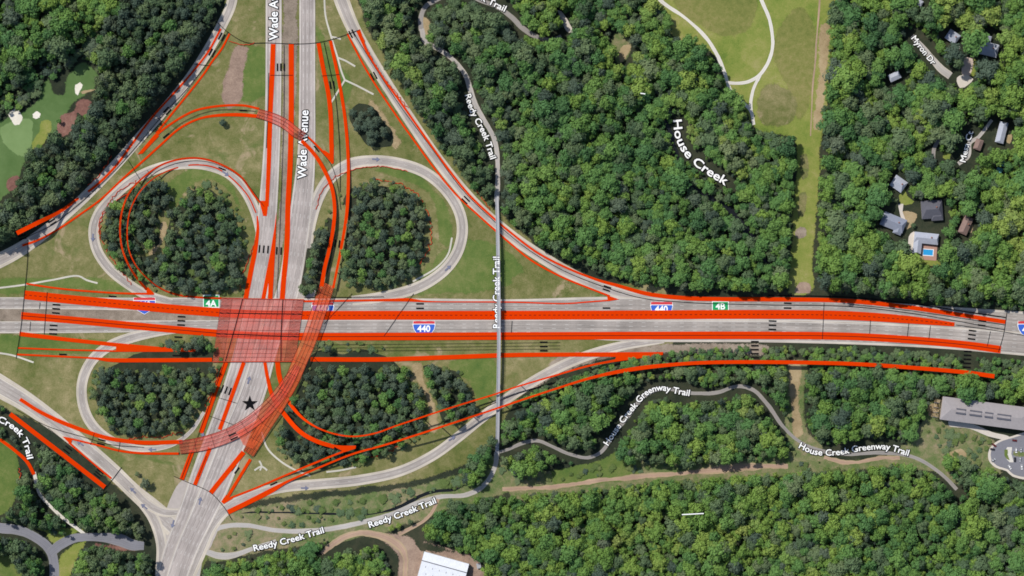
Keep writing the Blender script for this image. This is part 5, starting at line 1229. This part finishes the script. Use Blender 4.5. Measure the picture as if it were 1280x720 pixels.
# --- the woods at large, one mass
pts, kinds, scl, rot = [], [], [], []
WOODS = []
def wood(poly, d, mix, smin=.72, smax=1.2, hmin=.85, hmax=1.3, hmax_m=None, drop=.03, under=False):
    """mix: probabilities of leaf, pine, grey_leaf, bush"""
    cut = np.cumsum(mix)
    if not hmax_m and not under: WOODS.append((poly, d, mix))
    for x, y in scatter(poly, d, .42 if drop < .1 else .6, drop):
        q = RNG.random(); g = int(np.searchsorted(cut, q * cut[-1])); k = [RNG.integers(0, 5), RNG.integers(5, 9), RNG.integers(9, 12), RNG.integers(12, 14), RNG.integers(14, 18)][min(4, g)]
        s = RNG.uniform(smin, smax) * (d / 9.3); s *= RNG.choice([.68, .85, 1, 1.1, 1.36]); h = RNG.uniform(hmin, hmax) * H0 * (.6 + .4 * s / (d / 9.6))
        if not hmax_m and not under:
            v = swell(x, y)
            h *= 1 + .25 * max(-1, min(1, v)); s *= 1.10 + .10 * max(-1, min(1, v))
        if hmax_m: h = min(h, hmax_m * RNG.uniform(.7, 1))
        h = hcap(x, y, h)
        if h < 1.2: continue
        if np.hypot(LOW[:, 0] - x, LOW[:, 1] - y).min() < 18: s *= .62
        if np.hypot(LETTERS[:, 0] - x, LETTERS[:, 1] - y).min() < 6.8 * s + 5.5: continue
        def over(q): return any(not roadside[int(min(GH - 1, max(0, y + MG + q * math.sin(t)))), int(min(GW - 1, max(0, x + MG + q * math.cos(t))))] for t in np.arange(8) * math.pi / 4)
        if over(6.67 * s * .95): s *= .72
        if over(6.67 * s * .95): s *= .72
        if over(6.67 * s * .95): h *= .6
        pts.append(W(x, y, 0)); kinds.append(int(k)); scl.append((s, s, h / H0)); rot.append(RNG.uniform(0, 6.28))
        stamp(x, y, d * .42)
# north-west woods: greener in the corner, greyer towards the ramp
wood([(-60, -60), (180, -60), (160, 10), (120, 40), (85, 60), (50, 90), (0, 120), (-60, 130)], 12, (.60, .1, .15, 0, .15), hmin=1.1, hmax=1.5)
wood([(180, -60), (290, -60), (284, -20), (276, 10), (262, 40), (225, 96), (180, 150), (140, 196), (95, 238), (50, 280), (0, 312), (-60, 340), (-60, 220), (10, 214), (50, 170), (95, 120), (110, 92), (85, 60), (120, 40), (160, 10)], 10.0, (.10, .42, .48, 0), hmin=1.2, hmax=1.5)
wood([(-60, 90), (0, 112), (50, 86), (86, 58), (100, 80), (60, 100), (44, 130), (0, 150), (-60, 160)], 9.2, (.35, .25, .4, 0), hmin=1.1, hmax=1.4)
# northern woods: greyer by the ramp and trail, brighter further east
wood([(438, -60), (560, -60), (640, 40), (680, 90), (640, 140), (636, 290), (612, 262), (560, 200), (505, 110), (462, 35)], 10.4, (.30, .22, .48, 0))
wood([(560, -60), (818, -60), (838, 42), (880, 58), (905, 100), (918, 125), (936, 150), (950, 168), (990, 175), (1000, 165), (998, 250), (994, 330), (990, 366), (900, 366), (830, 362), (765, 346), (710, 325), (640, 284), (640, 140), (690, 90), (640, 30)], 10.8, (.56, .06, .22, 0, .16))
wood([(1040, -60), (1340, -60), (1340, 380), (1262, 392), (1215, 384), (1140, 372), (1060, 366), (1008, 364), (1008, 300), (1012, 220), (1020, 160), (1034, 120)], 13.6, (.34, .06, .24, 0, .36), smin=.75, smax=1.25, hmin=1.0, hmax=1.5)
wood([(1030, 346), (1130, 350), (1200, 366), (1196, 384), (1130, 370), (1040, 364)], 6.5, (.1, .4, .5, 0))
# young growth below the freeway and the woods around the greenway trail
wood([(862, 437), (960, 433), (1080, 436), (1180, 443), (1340, 456), (1340, 480), (1245, 478), (1135, 462), (1000, 458), (890, 458), (850, 458), (770, 470), (690, 492), (630, 512), (640, 500), (700, 474), (770, 452)], 6.0, (.34, .10, .44, 0, .12), hmin=.4, hmax=.6, hmax_m=6.5)
wood([(628, 530), (690, 494), (770, 472), (860, 460), (985, 458), (985, 490), (978, 530), (990, 560), (960, 572), (900, 577), (840, 578), (790, 574), (764, 560), (745, 576), (720, 577), (690, 584), (650, 590), (628, 580), (600, 612), (575, 590), (605, 560)], 11, (.42, .10, .30, 0, .18))
wood([(1004, 462), (1060, 460), (1135, 464), (1250, 478), (1340, 484), (1340, 500), (1284, 500), (1180, 492), (1150, 500), (1156, 530), (1128, 552), (1100, 552), (1040, 556), (1012, 546), (1000, 500)], 12, (.45, .08, .25, 0, .22))
wood([(1180, 572), (1210, 578), (1236, 584), (1262, 600), (1340, 604), (1340, 780), (1180, 780), (1200, 630)], 12, (.40, .1, .28, 0, .22))
wood([(640, 622), (700, 615), (770, 608), (860, 600), (940, 594), (1000, 592), (1060, 588), (1120, 580), (1165, 592), (1190, 618), (1215, 660), (1230, 780), (600, 780), (604, 700), (580, 690), (540, 674), (528, 664), (545, 644), (570, 628), (600, 622)], 10.4, (.38, .03, .17, 0, .42))
wood([(240, 780), (254, 722), (268, 700), (330, 690), (400, 676), (440, 662), (500, 650), (528, 640), (524, 660), (505, 664), (470, 662), (440, 664), (410, 684), (400, 700), (430, 690), (478, 684), (488, 720), (490, 780)], 9.5, (.45, .05, .2, 0, .30), hmin=.6, hmax=1.0)
# south-west woods
wood([(-60, 470), (-10, 500), (10, 514), (60, 552), (130, 608), (160, 640), (184, 668), (192, 700), (190, 780), (74, 780), (84, 710), (110, 682), (60, 662), (-60, 648), (-60, 640), (8, 640), (26, 610), (25, 580), (10, 550), (-60, 540)], 9.0, (.30, .2, .5, 0))
wood([(-60, 670), (20, 672), (50, 684), (58, 700), (58, 780), (20, 780), (30, 730), (18, 702), (-60, 690)], 8.8, (.35, .2, .45, 0))
# low scrub on the banks
def scrubby(poly, d, hm=2.2): wood(poly, d, (0, .12, .28, .6), .40, 1.25, .1, .2, hm, .45)
scrubby([(268, 700), (280, 650), (330, 634), (420, 624), (520, 610), (580, 592), (606, 572), (628, 588), (610, 600), (560, 626), (470, 660), (400, 672), (330, 684)], 7.5)
scrubby([(1152, 505), (1174, 500), (1180, 528), (1238, 550), (1238, 580), (1205, 580), (1176, 560), (1160, 540)], 7.0)
scrubby([(640, 590), (700, 592), (760, 580), (850, 578), (960, 574), (1010, 562), (1030, 580), (1000, 590), (880, 598), (760, 608), (640, 618)], 8.0, 1.8)
scrubby([(984, 455), (1004, 455), (1002, 500), (1012, 545), (992, 562), (984, 490)], 8.0, 1.8)
scrubby([(1040, 575), (1110, 570), (1165, 590), (1150, 580), (1090, 590), (1020, 592)], 7.5, 2.5)

for poly, d, mix in list(WOODS): wood(poly, 6.2, mix, .75, 1.1, .36, .62, under=True, drop=.09)   # the lower storey that fills the gaps
for nm, poly in ISL.items():          # bushes thinning out around the wooded islands
    P = np.array(poly); c = P.mean(0)
    scrubby([tuple(c + (p - c) * 1.09) for p in P], 5.5, 2.2)
for ring in ([(-250, -250), (1530, -250), (1530, -58), (-250, -58)], [(-250, 775), (1530, 775), (1530, 950), (-250, 950)], [(-250, -58), (-58, -58), (-58, 775), (-250, 775)], [(1338, -58), (1530, -58), (1530, 775), (1338, 775)]):
    wood(ring, 13.5, (.45, .15, .25, 0, .15), .9, 1.35, .9, 1.4, under=True)      # the same woods running on beyond the frame
me = bpy.data.meshes.new('forest'); me.from_pydata(pts, [], [])
a = me.attributes.new('tree_kind', 'INT', 'POINT'); a.data.foreach_set('value', np.array(kinds, np.int32))
a = me.attributes.new('tree_scale', 'FLOAT_VECTOR', 'POINT'); a.data.foreach_set('vector', np.array(scl, np.float32).ravel())
a = me.attributes.new('tree_turn', 'FLOAT_VECTOR', 'POINT'); a.data.foreach_set('vector', np.array([(0, 0, r) for r in rot], np.float32).ravel())
fo = bpy.data.objects.new('forest', me); COL.objects.link(fo)
tag(fo, 'mixed green woods of thousands of crowns around the interchange', 'woods', kind='stuff')
ng = bpy.data.node_groups.new('wood_growth', 'GeometryNodeTree')
ng.interface.new_socket('Geometry', in_out='INPUT', socket_type='NodeSocketGeometry'); ng.interface.new_socket('Geometry', in_out='OUTPUT', socket_type='NodeSocketGeometry')
gi = ng.nodes.new('NodeGroupInput'); go = ng.nodes.new('NodeGroupOutput'); iop = ng.nodes.new('GeometryNodeInstanceOnPoints'); ci = ng.nodes.new('GeometryNodeCollectionInfo')
ci.inputs['Collection'].default_value = PROTO; ci.inputs['Separate Children'].default_value = True; ci.inputs['Reset Children'].default_value = True
def attr(nm, ty):
    n = ng.nodes.new('GeometryNodeInputNamedAttribute'); n.data_type = ty; n.inputs['Name'].default_value = nm; return n.outputs['Attribute']
ng.links.new(gi.outputs[0], iop.inputs['Points']); ng.links.new(ci.outputs[0], iop.inputs['Instance']); iop.inputs['Pick Instance'].default_value = True
ng.links.new(attr('tree_kind', 'INT'), iop.inputs['Instance Index']); ng.links.new(attr('tree_turn', 'FLOAT_VECTOR'), iop.inputs['Rotation']); ng.links.new(attr('tree_scale', 'FLOAT_VECTOR'), iop.inputs['Scale'])
ng.links.new(iop.outputs[0], go.inputs[0])
md = fo.modifiers.new('wood_growth', 'NODES'); md.node_group = ng
print('TREES', n_ind, 'forest', len(pts))

# ------------------------------------------------------------------ light, sky, camera
EL = 50.0
d = Vector((-.74, .67, math.tan(math.radians(EL)))).normalized()
sun = bpy.data.lights.new('sun', 'SUN'); sun.energy = 4.25; sun.angle = math.radians(.5); sun.color = (1, .955, .88)
so = bpy.data.objects.new('sun', sun); COL.objects.link(so); so.rotation_euler = d.to_track_quat('Z', 'Y').to_euler(); so.location = (0, 0, 900)
w = bpy.data.worlds.new('World'); scene.world = w; w.use_nodes = True
bg = w.node_tree.nodes['Background']; sk = w.node_tree.nodes.new('ShaderNodeTexSky'); sk.sky_type = 'NISHITA'; sk.sun_disc = False
sk.sun_elevation = math.radians(EL); sk.sun_rotation = math.atan2(d.x, d.y)
w.node_tree.links.new(sk.outputs[0], bg.inputs[0]); bg.inputs[1].default_value = .125
cam = bpy.data.cameras.new('camera'); co = bpy.data.objects.new('camera', cam); COL.objects.link(co)
co.location = (0, 0, H); cam.sensor_width = 36; cam.lens = 36 * H / (1280 * S); cam.clip_start = 10; cam.clip_end = 20000
scene.camera = co
scene.view_settings.view_transform = 'Standard'; scene.view_settings.look = 'None'; scene.view_settings.exposure = 0; scene.view_settings.gamma = 1
scene.cycles.transparent_max_bounces = 16; scene.cycles.max_bounces = 5; scene.cycles.diffuse_bounces = 3
scene.cycles.filter_width = 1.7
